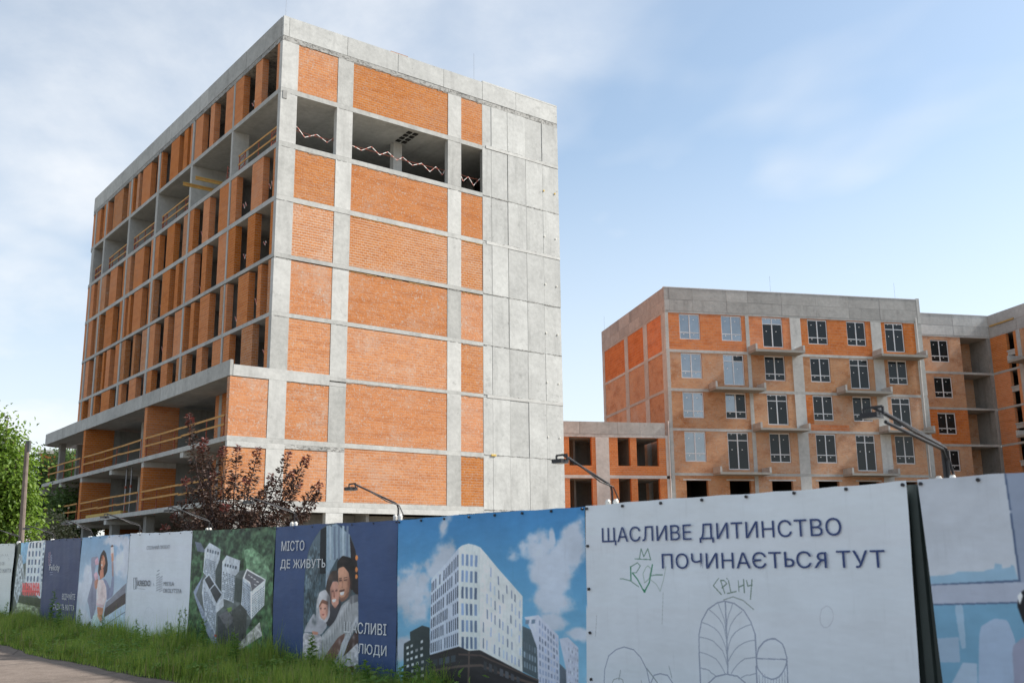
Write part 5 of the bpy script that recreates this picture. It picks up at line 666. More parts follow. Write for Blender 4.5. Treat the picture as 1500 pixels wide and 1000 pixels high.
for k in range(2, 6):                                           # balconies: slab, two upstands
    for q in doors[k]:
        x0 = WINX[q][0] - 1.33; x1 = WINX[q][0] + WINX[q][1] + 1.08; z0 = BL[k - 1][1] + .012; z1 = BL[k][0] - .012
        s_ = MB().box(x0, x1, -1.32, -.006, z0, z1).build('balcony', MCS, apt)
        MB().box(x0, x0 + .16, -1.32, -.006, z1 + .002, z1 + .42).build('upstand', MC, s_)
        MB().box(x1 - .16, x1, -1.32, -.006, z1 + .002, z1 + .40).build('upstand', MC, s_)
# parapet cast in two lifts of shutters
bx = [0, .42, 2.35, 5.2, 7.0, 9.9, 12.9, 15.8, 18.6, 21.98]
for a, b in zip(bx, bx[1:]):
    for c, d in ((20.635, 21.52), (21.53, BPT)):
        MB().box(a + .006, b - .006, random.uniform(-.016, -.004), .2, c, d).build('concrete_panel', MCM, apt)
by = [.21, 2.9, 5.5, 8.2, 10.9, 13.5, 15.9]
for a, b in zip(by, by[1:]):
    for c, d in ((20.635, 21.45), (21.46, BPT)):
        MB().box(random.uniform(-.016, -.004), .2, a + .006, b - .006, c, d).build('concrete_panel', MCM, apt)
MB().box(-.02, 22.0, -.03, .24, BPT + .003, BPT + .06).build('coping', plain_mat('coping_metal', (.7, .72, .74), .4, .3), apt)
# left end: concrete frame with blind brick panels
for k, (z0, z1) in enumerate(BL):
    for a, b in ((0.41, .87), (4.07, 4.98), (8.82, 9.68), (15.24, 15.88)):
        MB().box(0.002, .4, a, b, z0 + .003, z1 - .003).build('column', MC, apt)
    for a, b in ((.87, 4.07), (4.98, 8.82), (9.68, 15.24)):
        MB().box(0.03, .36, a, b, z0, z1).build('brick_panel', MBR if k == 5 else MBB, apt)
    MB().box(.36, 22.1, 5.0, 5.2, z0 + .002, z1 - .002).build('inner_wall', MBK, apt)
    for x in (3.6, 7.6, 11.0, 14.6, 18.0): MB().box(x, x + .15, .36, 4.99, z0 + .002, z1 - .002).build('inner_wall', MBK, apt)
MB().box(.45, 22.1, 15.6, 15.85, .3, BPT - .3).build('rear_wall', MBB, apt)
MB().box(21.9, 22.18, .45, 15.55, .3, BPT - .3).build('end_wall', MBB, apt)
MB().box(21.99, 22.27, -.02, .3, 20.47, BPT + .12).build('corner_pier', MCW, apt)
MB().tube([(21.75, -.09, 8.0), (21.75, -.09, 20.9)], .05, 8).build('downpipe', MSK, apt)
MB().tube([(-.12, -.09, 4.5), (-.12, -.09, 12.0)], .045, 8).build('downpipe', MSK, apt)
hd = MB().box(1.6, 2.6, 9.2, 10.2, BPT - .5, BPT + .55)
hd.build('roof_hatch', plain_mat('galvanised', (.45, .46, .47), .4, .6), apt)
MB().box(1.45, 2.75, 9.05, 10.35, BPT + .56, BPT + .66).build('hatch_cover', MWD, apt)
for x, y in ((9.1, .15), (20.2, .15), (0.2, 15.6)): MB().tube([(x, y, BPT), (x, y, BPT + 1.4)], .007, 5).build('lightning_rod', MWD, apt)

# low block that joins the two buildings
low = thing('connecting_block', 'low two storey brick block with empty window openings between both buildings', 'building', (BX, BY, 0), A_B)
for z0, z1, in ((4.6, 4.8), (7.70, 7.92)): MB().box(-14, -.37, .0, 12, z0, z1).build('floor_slab', MCW, low)
MB().box(-14, -.37, .0, 12, 10.72, 10.95).build('roof_slab', MC, low)
lx_ = [-14, -11.2, -9.1, -7.06, -4.1, -2.35, -.37]
for a, b in zip(lx_, lx_[1:]): MB().box(a + .008, b - .008, random.uniform(-.014, -.004), .22, 10.96, 11.86).build('parapet_panel', MC, low)
for z0, z1 in ((.3, 4.6), (4.8, 7.7), (7.92, 10.72)):
    MB().box(-5.85, -4.83, 0, .4, z0 + .003, z1 - .003).build('column', MCW, low)
    MB().box(-.372, -.02, -.004, .4, z0 + .003, z1 + .2 if z1 > 10 else z1 - .003).build('column', MCW, low)
    MB().box(-9.4, -8.4, 0, .4, z0 + .003, z1 - .003).build('column', MCW, low)
    zs = z0 + .70
    for a, b, hs in ((-14, -9.4, [(-12.5, -10.5)]), (-8.4, -5.85, [(-7.88, -6.15)]), (-4.83, -.372, [(-4.14, -3.17), (-2.67, -.93)])):
        grid_wall(a, b, z0, z1, [(p, q, zs, z1 - .004) for p, q in hs], .02, .36).build('brick_infill', MBS, low)
    MB().box(-14, -.4, 4.5, 4.7, z0 + .002, z1 - .002).build('inner_wall', MCD, low)
    for x in (-7.0, -3.0): MB().box(x, x + .15, .36 if x > -5 else 2.0, 4.49, z0 + .002, z1 - .002).build('inner_wall', MCD, low)

# recessed middle wing
rec = thing('recessed_wing', 'recessed brick wing with one window column and open loggias beside the apartment block', 'building', (BX, BY, 0), A_B)
RF_ = [(.3, 4.6), (4.8, 8.0), (8.2, 11.2), (11.4, 14.42), (14.6, 17.6), (17.8, 20.95)]
for k, (z0, z1) in enumerate(RF_):
    t = RF_[k + 1][0] if k < 5 else 21.1
    MB().box(22.3, 33.28, 6.0, 18, z1, t).build('floor_slab', MC, rec)
    MB().box(26.0, 26.35, 5.99, 6.3, z0 + .002, z1 - .002).build('column', MC, rec)
    zw = (z0 + .85, z1 - .28)
    mat = MBB if k not in (3,) else MBR
    grid_wall(26.35, 30.28, z0, z1, [(27.25, 29.05, *zw)], 6.02, 6.34).build('brick_infill', mat, rec)
    MB().box(22.3, 26.0, 6.02, 6.34, z0, z1).build('brick_infill', MBB, rec)
    window(rec, 27.254, zw[0] + .004, 1.792, zw[1] - zw[0] - .008, False, False, 6.12)
    MB().box(30.0, 30.28, 6.345, 8.6, z0 + .002, z1 - .002).build('loggia_wall', MBB, rec)
    MB().box(30.285, 33.0, 8.4, 8.62, z0 + .002, z1 - .002).build('loggia_wall', MBB, rec)
    MB().box(33.02, 33.29, 6.0 if k < 5 else 6.05, 8.65, z0 + .002, z1 - .002).build('loggia_side', MCD, rec)
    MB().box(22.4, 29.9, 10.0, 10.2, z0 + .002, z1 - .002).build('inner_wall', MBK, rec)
cx_ = [22.3, 26.3, 29.7, 33.29]
for a, b in zip(cx_, cx_[1:]):
    for c, d in ((21.11, 22.0), (22.01, 23.0)): MB().box(a + .006, b - .006, 5.985 + random.uniform(-.01, .01), 66.2, c, d).build('concrete_panel', MCP, rec)
MB().box(22.3, 33.29, 5.96, 6.24, 23.003, 23.06).build('coping', MWF, rec)

# wing that comes forward at the right
wing = thing('projecting_wing', 'projecting brick wing with narrow stair slots and jutting balcony slabs beyond the recess', 'building', (BX, BY, 0), A_B)
for k, (z0, z1) in enumerate(RF_):
    t = RF_[k + 1][0] if k < 5 else 21.0
    MB().box(33.3, 46, -12, 6.0, z1, t).build('floor_slab', MC, wing)
    mb = MB()
    for a, b in ((3.9, 5.99), (2.62, 3.0)): mb.box(33.33, 33.6, a, b, z0, z1)
    mb.build('brick_infill', MBS, wing)
    mb = MB(); mb.box(33.33, 33.6, 3.0, 3.9, z0 + 1.15, z0 + 1.5); mb.box(33.28, 33.9, 2.95, 3.95, z0 + 1.5, z0 + 1.62); mb.build('stair_landing', MC, wing)
    MB().box(33.302, 33.62, 2.15, 2.62, z0 + .002, z1 - .002).build('column', MC, wing)
    grid = MB().box(33.33, 33.6, -3.6, 2.15, z0, z1); grid.build('brick_infill', MBB, wing)
    MB().box(33.302, 33.62, -4.2, -3.6, z0 + .002, z1 - .002).build('column', MC, wing)
    MB().box(33.33, 33.6, -11.9, -4.2, z0, z1).build('brick_infill', MBB, wing)
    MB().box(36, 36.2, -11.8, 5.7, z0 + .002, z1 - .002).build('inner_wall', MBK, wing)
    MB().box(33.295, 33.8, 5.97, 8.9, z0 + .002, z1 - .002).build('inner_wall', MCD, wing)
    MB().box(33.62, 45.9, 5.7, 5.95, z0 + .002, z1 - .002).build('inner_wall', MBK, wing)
for z in (17.95, 11.55):
    s_ = MB().box(31.9, 33.298, -1.6, 2.3, z, z + .2).build('balcony', MCS, wing)
    MB().box(31.9, 33.298, 2.12, 2.3, z + .202, z + .62).build('upstand', MC, s_)
    MB().box(31.9, 33.298, -1.6, -1.42, z + .202, z + .62).build('upstand', MC, s_)
wy = [6.2, 2.4, -.6, -3.4, -6.2, -9.1, -12]
for a, b in zip(wy, wy[1:]):
    for c, d in ((21.01, 21.95), (21.96, 23.02)): MB().box(33.285 + random.uniform(-.01, .01), 33.5, b + .006, a - .006, c, d).build('concrete_panel', MCM, wing)
MB().box(33.18, 33.28, 2.6, 5.7, 21.95, 22.08).build('formwork_timber', plain_mat('formwork_yellow', (.42, .27, .09), .8), wing)

# ---------------------------------------------------------------- temporary things on the main building
MWOOD = plain_mat('rail_board', (0.50, 0.27, 0.085), 0.8, var=0.25, scale=3)
MWY = plain_mat('formwork_beam_yellow', (0.50, 0.36, 0.10), 0.75, var=0.25)
MRP = plain_mat('red_oxide_post', (0.30, 0.075, 0.04), 0.7, var=0.25)
MSTL = plain_mat('prop_steel', (0.30, 0.31, 0.33), 0.5, 0.6)
MTP, n_, b_ = new_mat('barrier_tape')
uvn = nd(n_, 'ShaderNodeUVMap'); wvn = nd(n_, 'ShaderNodeTexWave'); wvn.inputs['Scale'].default_value = 0.9
lk(n_, uvn.outputs[0], wvn.inputs[0]); lk(n_, mixc(n_, rng_map(n_, wvn.outputs[1], .62, .72), (.70, .64, .60, 1), (.50, .13, .09, 1)), b_.inputs['Base Color'])
def guard_rail(y0, y1, x, z, label, lattice=False):
    """two boards nailed to clamped red posts on the slab edge"""
    t = thing('guard_rail', label, 'guard rail', mainpt(x, (y0 + y1) / 2, z), A_MAIN, 'timber guard rails on the slab edges')
    L_ = y1 - y0; n = max(2, int(round(L_ / 2.2)) + 1)
    ys = [-L_ / 2 + .12 + (L_ - .24) * i / (n - 1) for i in range(n)]
    for hz_, sag in ((1.08, .03), (.58, .05)):
        segs = MB(); k = max(1, int(L_ // 4))
        for i in range(k):
            a, b = -L_ / 2 + L_ * i / k, -L_ / 2 + L_ * (i + 1) / k
            segs.beam((-.045 - .03 * (i % 2), a - (.15 if i else 0), hz_ + random.uniform(-sag, sag)), (-.045 - .03 * (i % 2), b, hz_ + random.uniform(-sag, sag)), .03, .10)
        segs.build('rail_board', MWOOD, t)
    for i, y in enumerate(ys):
        p = MB().beam((0, y, -.18), (random.uniform(-.03, .03), y, 1.16), .045, .045, (1, 0, 0)); p.box(-.06, .22, y - .03, y + .03, .012, .05); p.box(-.075, -.04, y - .03, y + .03, -.3, .05)
        p.build('rail_post', MRP, t)
    if lattice:
        for e in (-1, 1):
            y = e * (L_ / 2 - .5); m_ = MB()
            for q in range(3): m_.beam((-.02, y - .42, .15 + q * .3), (-.02, y + .42, .42 + q * .3), .03, .03); m_.beam((-.02, y + .42, .15 + q * .3), (-.02, y - .42, .42 + q * .3), .03, .03)
            m_.beam((-.02, y - .42, 0), (-.02, y - .42, 1.1), .04, .04, (1, 0, 0)); m_.beam((-.02, y + .42, 0), (-.02, y + .42, 1.1), .04, .04, (1, 0, 0))
            m_.build('end_lattice', MRP, t)
    return t
z8, z2, z1_ = TOP[7], TOP[2], TOP[1]
guard_rail(.5, 5.9, .22, z8, 'guard rail of the open storey next to the pale corner column', True)
guard_rail(13.6, 18.9, .22, z8, 'guard rail of the open storey just beyond the yellow formwork beams', True)
guard_rail(20.1, 24.9, .22, z8, 'guard rail of the open storey in the second bay beyond the yellow beams', True)
guard_rail(26.2, 30.9, .22, z8, 'guard rail of the open storey in the third bay beyond the yellow beams', True)
guard_rail(32.35, 34.6, .22, z8, 'shortest guard rail of the open storey at its rounded far end', True)
guard_rail(.5, 12.4, -2.0, z2, 'long guard rail on the upper podium slab above the purple-leaved tree')
guard_rail(13.15, 25.2, -2.0, z2, 'long guard rail on the upper podium slab between its two brick cross walls')
guard_rail(26.0, 34.6, -2.0, z2, 'guard rail on the rounded end of the upper podium slab')
guard_rail(.5, 12.4, -2.0, z1_, 'long guard rail on the lower podium slab behind the purple-leaved tree')
guard_rail(13.15, 25.2, -2.0, z1_, 'long guard rail on the lower podium slab in front of the steel props')
guard_rail(26.0, 34.6, -2.0, z1_, 'guard rail on the rounded end of the lower podium slab')
# yellow formwork beams pushed out over the edge
for i, (y, z, x0, x1, lab) in enumerate(((9.55, z8 + .11, -1.75, 1.2, 'lower yellow formwork beam sticking out of the open storey'), (8.75, z8 + .34, -1.3, 1.4, 'upper yellow formwork beam sticking out of the open storey'))):
    t = thing('formwork_beam', lab, 'timber beam', mainpt(0, y, z), A_MAIN, 'yellow formwork beams')
    for dz in (-.085, .085): MB().box(x0, x1, -.045, .045, dz - .022, dz + .022).build('flange', MWY, t)
    MB().box(x0 + .02, x1 - .02, -.016, .016, -.062, .062).build('web', MWOOD, t)
t = thing('timber_block', 'short timber block propping the upper formwork beam', 'timber block', mainpt(.4, 9.0, z8), A_MAIN)
MB().box(-.12, .12, -.3, .3, 0, .224).build('block', MWY, t)
t = thing('red_bracket', 'loose red lattice bracket leaning behind the yellow formwork beams', 'bracket', mainpt(.5, 8.1, z8), A_MAIN)
m_ = MB()
for q in range(4): m_.beam((0, -.3 + q * .02, .1 + q * .3), (0, .3, .4 + q * .3), .03, .03)
m_.beam((0, -.3, 0), (.05, -.2, 1.4), .05, .05, (1, 0, 0)); m_.beam((0, .3, 0), (.05, .35, 1.4), .05, .05, (1, 0, 0)); m_.build('lattice', MRP, t)
t = thing('timber_stack', 'long timber boards lying on the lower podium slab edge with one end jutting out', 'timber', mainpt(-1.75, 20.4, z1_), A_MAIN)
for k in range(3): MB().box(-.3 + k * .21, -.11 + k * .21, -4.2 + k * .2, 3.2 - k * .4, .0, .2).build('plank', MWY if k != 1 else MWOOD, t)
for y, lab in ((17.3, 'steel shoring prop standing second from the brick cross wall'), (16.3, 'steel shoring prop standing closest to the brick cross wall')):
    t = thing('shoring_prop', lab, 'shoring prop', mainpt(-1.5, y, z1_), A_MAIN, 'steel shoring props under the slab')
    MB().tube([(0, 0, .02), (0, 0, 1.7)], .05, 10).build('outer_tube', MSTL, t); MB().tube([(0, 0, 1.7), (0, 0, 2.82)], .038, 10).build('inner_tube', MSTL, t)
    MB().box(-.09, .09, -.09, .09, 0, .02).build('base_plate', MSTL, t); MB().box(-.09, .09, -.09, .09, 2.82, 2.848).build('head_plate', MSTL, t); MB().tube([(0, 0, 1.6), (0, 0, 1.75)], .075, 10).build('collar', MRP, t)
t = thing('shoring_prop', 'single steel prop standing in the open storey near the corner column', 'shoring prop', mainpt(1.2, 7.2, z8), A_MAIN, 'steel shoring props under the slab')
MB().tube([(0, 0, .02), (0, 0, 1.7)], .05, 10).build('outer_tube', MSTL, t); MB().tube([(0, 0, 1.7), (0, 0, 2.83)], .038, 10).build('inner_tube', MSTL, t); MB().box(-.09, .09, -.09, .09, 0, .02).build('base_plate', MSTL, t)
# red and white tape strung in zigzags across the openings of the sunny face
TAPE = [([(1.02, 25.25), (1.22, 25.11), (1.65, 24.7), (2.38, 25.05), (2.98, 24.72), (3.4, 25.1)], 'zigzag barrier tape in the small opening next to the corner column'),
        ([(4.45, 24.98), (4.7, 24.91), (5.19, 24.82), (5.81, 25.19), (6.36, 24.82), (6.95, 25.17), (7.56, 24.81), (7.97, 25.09), (8.59, 24.72), (9.26, 25.01), (9.85, 24.63), (10.28, 25.04), (10.73, 24.61), (10.92, 24.96)], 'long zigzag barrier tape across the widest opening'),
        ([(11.95, 25.1), (12.29, 24.6), (12.65, 24.95), (13.01, 24.45), (13.32, 24.8), (13.5, 25.0)], 'zigzag barrier tape in the narrow opening beside the bare concrete wall')]
for pts, lab in TAPE:
    x0 = sum(p[0] for p in pts) / len(pts)
    t = thing('barrier_tape', lab, 'barrier tape', mainpt(x0, .28, z8), A_MAIN, 'barrier tapes of the open storey')
    m_ = MB(); pr_ = [(x - x0, random.uniform(-.05, .05), z - z8) for x, z in pts]
    for a, b in zip(pr_, pr_[1:]): m_.beam(a, b, .012, .036)
    m_.build('tape', MTP, t)
    MB().tube([(pr_[0][0], 0, .95), ((pr_[0][0] + pr_[-1][0]) / 2, 0.02, .90), (pr_[-1][0], 0, .93)], .012, 5).build('rope', MRP, t)

STOREY = {8: 'top storey', 6: 'first storey below open one', 5: 'second storey below open one', 4: 'third storey below open one', 3: 'storey above podium'}
# scraps of the same tape left hanging in the openings of the shaded side
for i, y, dz in ((6, 1.5, .9), (6, 5.0, .8), (6, 11.5, .9), (6, 17.9, .9), (6, 30.2, .8), (5, 1.9, 1.0), (5, 4.6, .9), (5, 11.2, .5), (5, 18.4, .9), (4, 2.7, 1.0), (4, 5.4, .6), (4, 17.5, .9), (4, 21.7, .8), (4, 27.5, .9), (3, 1.4, 1.2), (3, 15.0, .9), (8, 4.4, .7), (6, 24.3, .8), (5, 27.5, .7)):
    bay = sum(y > q[1] for q in FRAME); c0 = FRAME[bay - 1][1] if bay else 0.0; c1 = FRAME[bay][0]
    lab = 'tape scrap in %s of %s bay from corner, %s' % ('near half' if y < (c0 + c1) / 2 else 'far half', ('first', 'second', 'third', 'fourth', 'fifth', 'sixth')[bay], STOREY[i])
    t = thing('tape_scrap', lab, 'barrier tape', mainpt(.32, y, levels[i][0] + dz), A_MAIN, 'tape scraps in the openings of the shaded side')
    m_ = MB(); p_ = [(random.uniform(-.05, .05), -.22, .0), (0, random.uniform(-.1, .0), random.uniform(.1, .35)), (.03, .08, -.05), (0, .25, random.uniform(.15, .4))]
    for a, b in zip(p_, p_[1:]): m_.beam(a, b, .012, .05)
    m_.build('tape', MTP, t)

# ---------------------------------------------------------------- hoarding fence with printed banners
A_F = math.atan2(-fd.y, -fd.x)
MSH = plain_mat('fence_sheet_green', (0.035, 0.05, 0.048), 0.5, 0.1, 0.15)
MPO = plain_mat('fence_post', (0.10, 0.11, 0.11), 0.5, 0.4)
def floc(s, z=None): return tuple(Vector(fpt(s, 0)) + Vector((0, 0, gz(s) if z is None else z)))
fence = thing('hoarding_fence', 'dark green corrugated steel hoarding fence that carries the printed banners', 'fence', tuple(F0), A_F)
def corr(u0, u1, z0, z1):
    mb = MB(); u = u0; prof = []
    while u < u1 - 1e-6:
        for du, y in ((0, .05), (.07, .05), (.085, .075), (.145, .075)):
            if u + du <= u1: prof.append((u + du, y))
        u += .16
    prof.append((u1, .05))
    for a, b in zip(prof, prof[1:]): mb.quad((a[0], a[1], z0), (b[0], b[1], z0), (b[0], b[1], z1), (a[0], a[1], z1))
    return mb
for i in range(-9, 28):
    s1 = i * 1.15; zt = 2.29 + .012 * math.sin(i * 1.3)
    corr(-s1 - 1.145, -s1, gz(s1) + .04, zt).build('sheet_panel', MSH, fence)
    if i % 2 == 0: MB().box(-s1 - .03, -s1 + .03, .08, .14, gz(s1) - .3, 2.26).build('post', MPO, fence)
for z in (.6, 1.9): MB().box(-31.5, 10, .141, .18, z, z + .06).build('rail', MPO, fence)

ART_PX = 260
def hexc(h): return np.array(h, np.float32) / 255
class Canvas:
    """a small painter: flat print drawn in fence metres"""
    def __init__(s, sl_, sr_, zb, zt, grad=0.0):
        s.sl, s.zt = sl_, zt; s.W = max(8, int((sl_ - sr_) * ART_PX)); s.H = int((zt - zb) * ART_PX)
        s.a = np.zeros((s.H, s.W, 3), np.float32); s.r = np.random.default_rng(3); s.grad = grad
    def px(s, p): return ((s.sl - p[0] / 100) * ART_PX, (s.zt - p[1] / 100) * ART_PX)
    def mask(s, pts):
        q = np.array([s.px(p) for p in pts]); x0 = int(max(0, math.floor(q[:, 0].min()))); x1 = int(min(s.W, math.ceil(q[:, 0].max()) + 1))
        y0 = int(max(0, math.floor(q[:, 1].min()))); y1 = int(min(s.H, math.ceil(q[:, 1].max()) + 1))
        if x1 <= x0 or y1 <= y0: return None
        X, Y = np.meshgrid(np.arange(x0, x1) + .5, np.arange(y0, y1) + .5); m = np.zeros(X.shape, bool)
        for (ax, ay), (bx_, by_) in zip(q, np.roll(q, -1, 0)):
            if ay == by_: continue
            c = (ay > Y) != (by_ > Y); m ^= c & (X < (bx_ - ax) * (Y - ay) / (by_ - ay) + ax)
        return slice(y0, y1), slice(x0, x1), m
    def poly(s, c, pts):
        k = s.mask(pts)
        if k: s.a[k[0], k[1]][k[2]] = c
    def noise(s, h, w_, cells, seed, octv=4):
        g = np.random.default_rng(seed); o = np.zeros((h, w_), np.float32); amp = 1; tot = 0
        for k in range(octv):
            c = max(2, int(cells * 2 ** k)); r = g.random((c + 2, c + 2)).astype(np.float32)
            y = np.linspace(0, c, h); x = np.linspace(0, c, w_); yi = y.astype(int); xi = x.astype(int); fy = (y - yi)[:, None]; fx = (x - xi)[None]
            fy = fy * fy * (3 - 2 * fy); fx = fx * fx * (3 - 2 * fx)
            o += amp * ((r[yi][:, xi] * (1 - fx) + r[yi][:, xi + 1] * fx) * (1 - fy) + (r[yi + 1][:, xi] * (1 - fx) + r[yi + 1][:, xi + 1] * fx) * fy); tot += amp; amp *= .55
        return o / tot
    def run(s, ops):
        for o in ops:
            k = o[0]
            if k == 'V':
                cs = [hexc(c) for c in o[1]]; t = np.linspace(0, len(cs) - 1.001, s.H); i = t.astype(int); f = (t - i)[:, None]
                s.a[:] = (np.array(cs)[i] * (1 - f) + np.array(cs)[np.minimum(i + 1, len(cs) - 1)] * f)[:, None, :]
            elif k in 'PO':
                pl = np.array(o[2], float)
                if k == 'O':                                     # rounded outline for living things and cloth
                    for rep in range(3): nx_ = np.roll(pl, -1, 0); pl = np.stack([pl * .88 + nx_ * .12, pl * .12 + nx_ * .88], 1).reshape(-1, 2)
                q = s.mask(pl)
                if q:                                                # printed photo: every patch has its own soft tone
                    h_, w_ = q[2].shape; Y, X = np.mgrid[0:h_, 0:w_]
                    t = 1 + s.grad * (.5 - .55 * X / max(w_, 2) - .45 * Y / max(h_, 2)) if s.grad else np.ones((h_, w_))
                    if s.grad and h_ > 6 and w_ > 6: t = t + (s.noise(h_, w_, max(2, h_ / 14), int(s.r.integers(1e6)), 3) - .5) * s.grad * 1.6
                    s.a[q[0], q[1]][q[2]] = hexc(o[1]) * t[q[2]][:, None]
            elif k == 'S':
                a, b = s.px((o[2], o[3])); rx, rz = o[4] / 100 * ART_PX, o[5] / 100 * ART_PX
                x0, x1, y0, y1 = int(max(0, a - 2.5 * rx)), int(min(s.W, a + 2.5 * rx + 1)), int(max(0, b - 2.5 * rz)), int(min(s.H, b + 2.5 * rz + 1))
                if x1 > x0 and y1 > y0:
                    Y, X = np.mgrid[y0:y1, x0:x1]; m = (o[6] * np.exp(-((X - a) / rx) ** 2 - ((Y - b) / rz) ** 2))[..., None]
                    s.a[y0:y1, x0:x1] = s.a[y0:y1, x0:x1] * (1 - m) + hexc(o[1]) * m
            elif k == 'L':
                c = hexc(o[1]); w_ = o[2] * .55
                for p, q in zip(o[3], o[3][1:]):
                    d = np.array(q, float) - p; l = np.hypot(*d)
                    if l < 1e-6: continue
                    n = np.array([-d[1], d[0]]) / l * w_ ; e = d / l * w_ * .6; p_ = np.array(p) - e; q_ = np.array(q) + e
                    s.poly(c, [p_ + n, q_ + n, q_ - n, p_ - n])
            elif k == 'G':
                c = hexc(o[1]); Q = np.array(o[2], float); nx, ny, fx, fy, j = o[3:]
                def bl(u, v): return (Q[0] * (1 - u) + Q[1] * u) * (1 - v) + (Q[3] * (1 - u) + Q[2] * u) * v
                for y in range(ny):
                    for x in range(nx):
                        ox = (s.r.random() - .5) * j * (1 - fx) / nx; t = 1 + (s.r.random() - .5) * .5
                        if j > .25 and s.r.random() < j * .25: continue
                        u0 = (x + .5 - fx / 2) / nx + ox; u1 = (x + .5 + fx / 2) / nx + ox; v0 = (y + .5 - fy / 2) / ny; v1 = (y + .5 + fy / 2) / ny
                        s.poly(np.clip(c * t, 0, 1), [bl(u0, v0), bl(u1, v0), bl(u1, v1), bl(u0, v1)])
            elif k == 'C':
                X, Y = np.meshgrid(np.arange(s.W), np.arange(s.H)); f = np.full((s.H, s.W), -1.0, np.float32)
                for cx, cz, rx, rz in o[3]:
                    a, b = s.px((cx, cz)); f = np.maximum(f, 1 - np.sqrt(((X - a) / (rx / 100 * ART_PX)) ** 2 + ((Y - b) / (rz / 100 * ART_PX)) ** 2))
                n = s.noise(s.H, s.W, 6, o[2], 7); m = np.clip((f * .8 + (n - .5) * 2.6 + .12) / .6, 0, 1); m = (m * m * (3 - 2 * m))[..., None] * .95
                sh = (.86 + .24 * s.noise(s.H, s.W, 4, o[2] + 1, 5))[..., None]
                s.a[:] = s.a * (1 - m) + hexc(o[1]) * sh * m
            elif k == 'N':
                q = s.mask(o[4])
                if q:
                    n = s.noise(q[2].shape[0], q[2].shape[1], max(2, q[2].shape[0] / (o[2] * ART_PX)), o[3], 4)
                    t = s.a[q[0], q[1]]; t[q[2]] *= (1 + (n - .5) * 2 * o[1] * 1.3)[q[2]][:, None]
            elif k == 'B':
                for rep in range(1 + int(o[1])):
                    for ax in (0, 1): s.a = (np.roll(s.a, 1, ax) + 2 * s.a + np.roll(s.a, -1, ax)) / 4
                s.a *= (.97 + .06 * s.noise(s.H, s.W, 24, 5, 4))[..., None]; s.a *= (.95 + .1 * s.noise(s.H, s.W, 5, 6, 4))[..., None]
        return s
def vinyl(name, cv=None, col=None):
    m, n, b = new_mat(name)
    if cv is not None:
        im = bpy.data.images.new(name, cv.W, cv.H); px4 = np.ones((cv.H, cv.W, 4), np.float32); px4[..., :3] = np.clip(cv.a[::-1], 0, 1)
        im.pixels.foreach_set(px4.ravel()); im.update(); im.pack()
        t = nd(n, 'ShaderNodeTexImage'); t.image = im; t.extension = 'EXTEND'; u = nd(n, 'ShaderNodeUVMap'); u.uv_map = 'print'; lk(n, u.outputs[0], t.inputs[0]); src = t.outputs[0]
    else: src = None
    tc_ = nd(n, 'ShaderNodeTexCoord')
    v = noise(n, tc_.outputs['Object'], 1.6, 5, 0.6); dirt = noise(n, tc_.outputs['Object'], 3.0, 4, 0.6, (4, 4, .5))
    k = mathn(n, 'MULTIPLY', rng_map(n, v, .3, .7, .93, 1.03, False), rng_map(n, dirt, .55, .8, 1.0, .9))
    lk(n, mixc(n, 1.0, src if src is not None else (*col, 1), k, 'MULTIPLY'), b.inputs['Base Color'])
    b.inputs['Roughness'].default_value = .5; b.inputs['Specular IOR Level'].default_value = .3
    fold = noise(n, tc_.outputs['Object'], 1.3, 3, 0.5, (1.0, 1.0, 2.2)); bump(n, b, fold, .35, .06)
    return m
MEY = plain_mat('eyelet_dark', (0.03, 0.03, 0.035), 0.4, 0.5)
EYES = MB().tube([(0, -.008, 0), (0, .004, 0)], .009, 8).mesh('eyelet', MEY)
EYE = MB().tube([(0, -.012, 0), (0, .004, 0)], .015, 12).mesh('eyelet', MEY)
FONT_MATS = {}
def text_mesh(t):
    cu = bpy.data.curves.new('lettering', 'FONT'); cu.body = t; cu.size = 1; cu.resolution_u = 3; cu.space_character = 1.02
    to = bpy.data.objects.new('lettering', cu); C.objects.link(to); bpy.context.view_layer.update()
    me = bpy.data.meshes.new_from_object(to.evaluated_get(bpy.context.evaluated_depsgraph_get())); bpy.data.objects.remove(to); bpy.data.curves.remove(cu)
    v = [(q.co.x, q.co.y) for q in me.vertices]; f = [tuple(q.vertices) for q in me.polygons]; bpy.data.meshes.remove(me)
    par = list(range(len(v)))
    def find(i):
        while par[i] != i: par[i] = par[par[i]]; i = par[i]
        return i
    for q in f:
        for i in q[1:]: par[find(i)] = find(q[0])
    isl = {}
    for k, q in enumerate(f): isl.setdefault(find(q[0]), []).append(k)
    out_ = []
    for fs in isl.values():
        vs = sorted({i for k in fs for i in f[k]}); xs = [v[i][0] for i in vs]; out_.append(((min(xs) + max(xs)) / 2, vs, fs))
    return v, f, sorted(out_, key=lambda q: q[0])
PIECES = {}
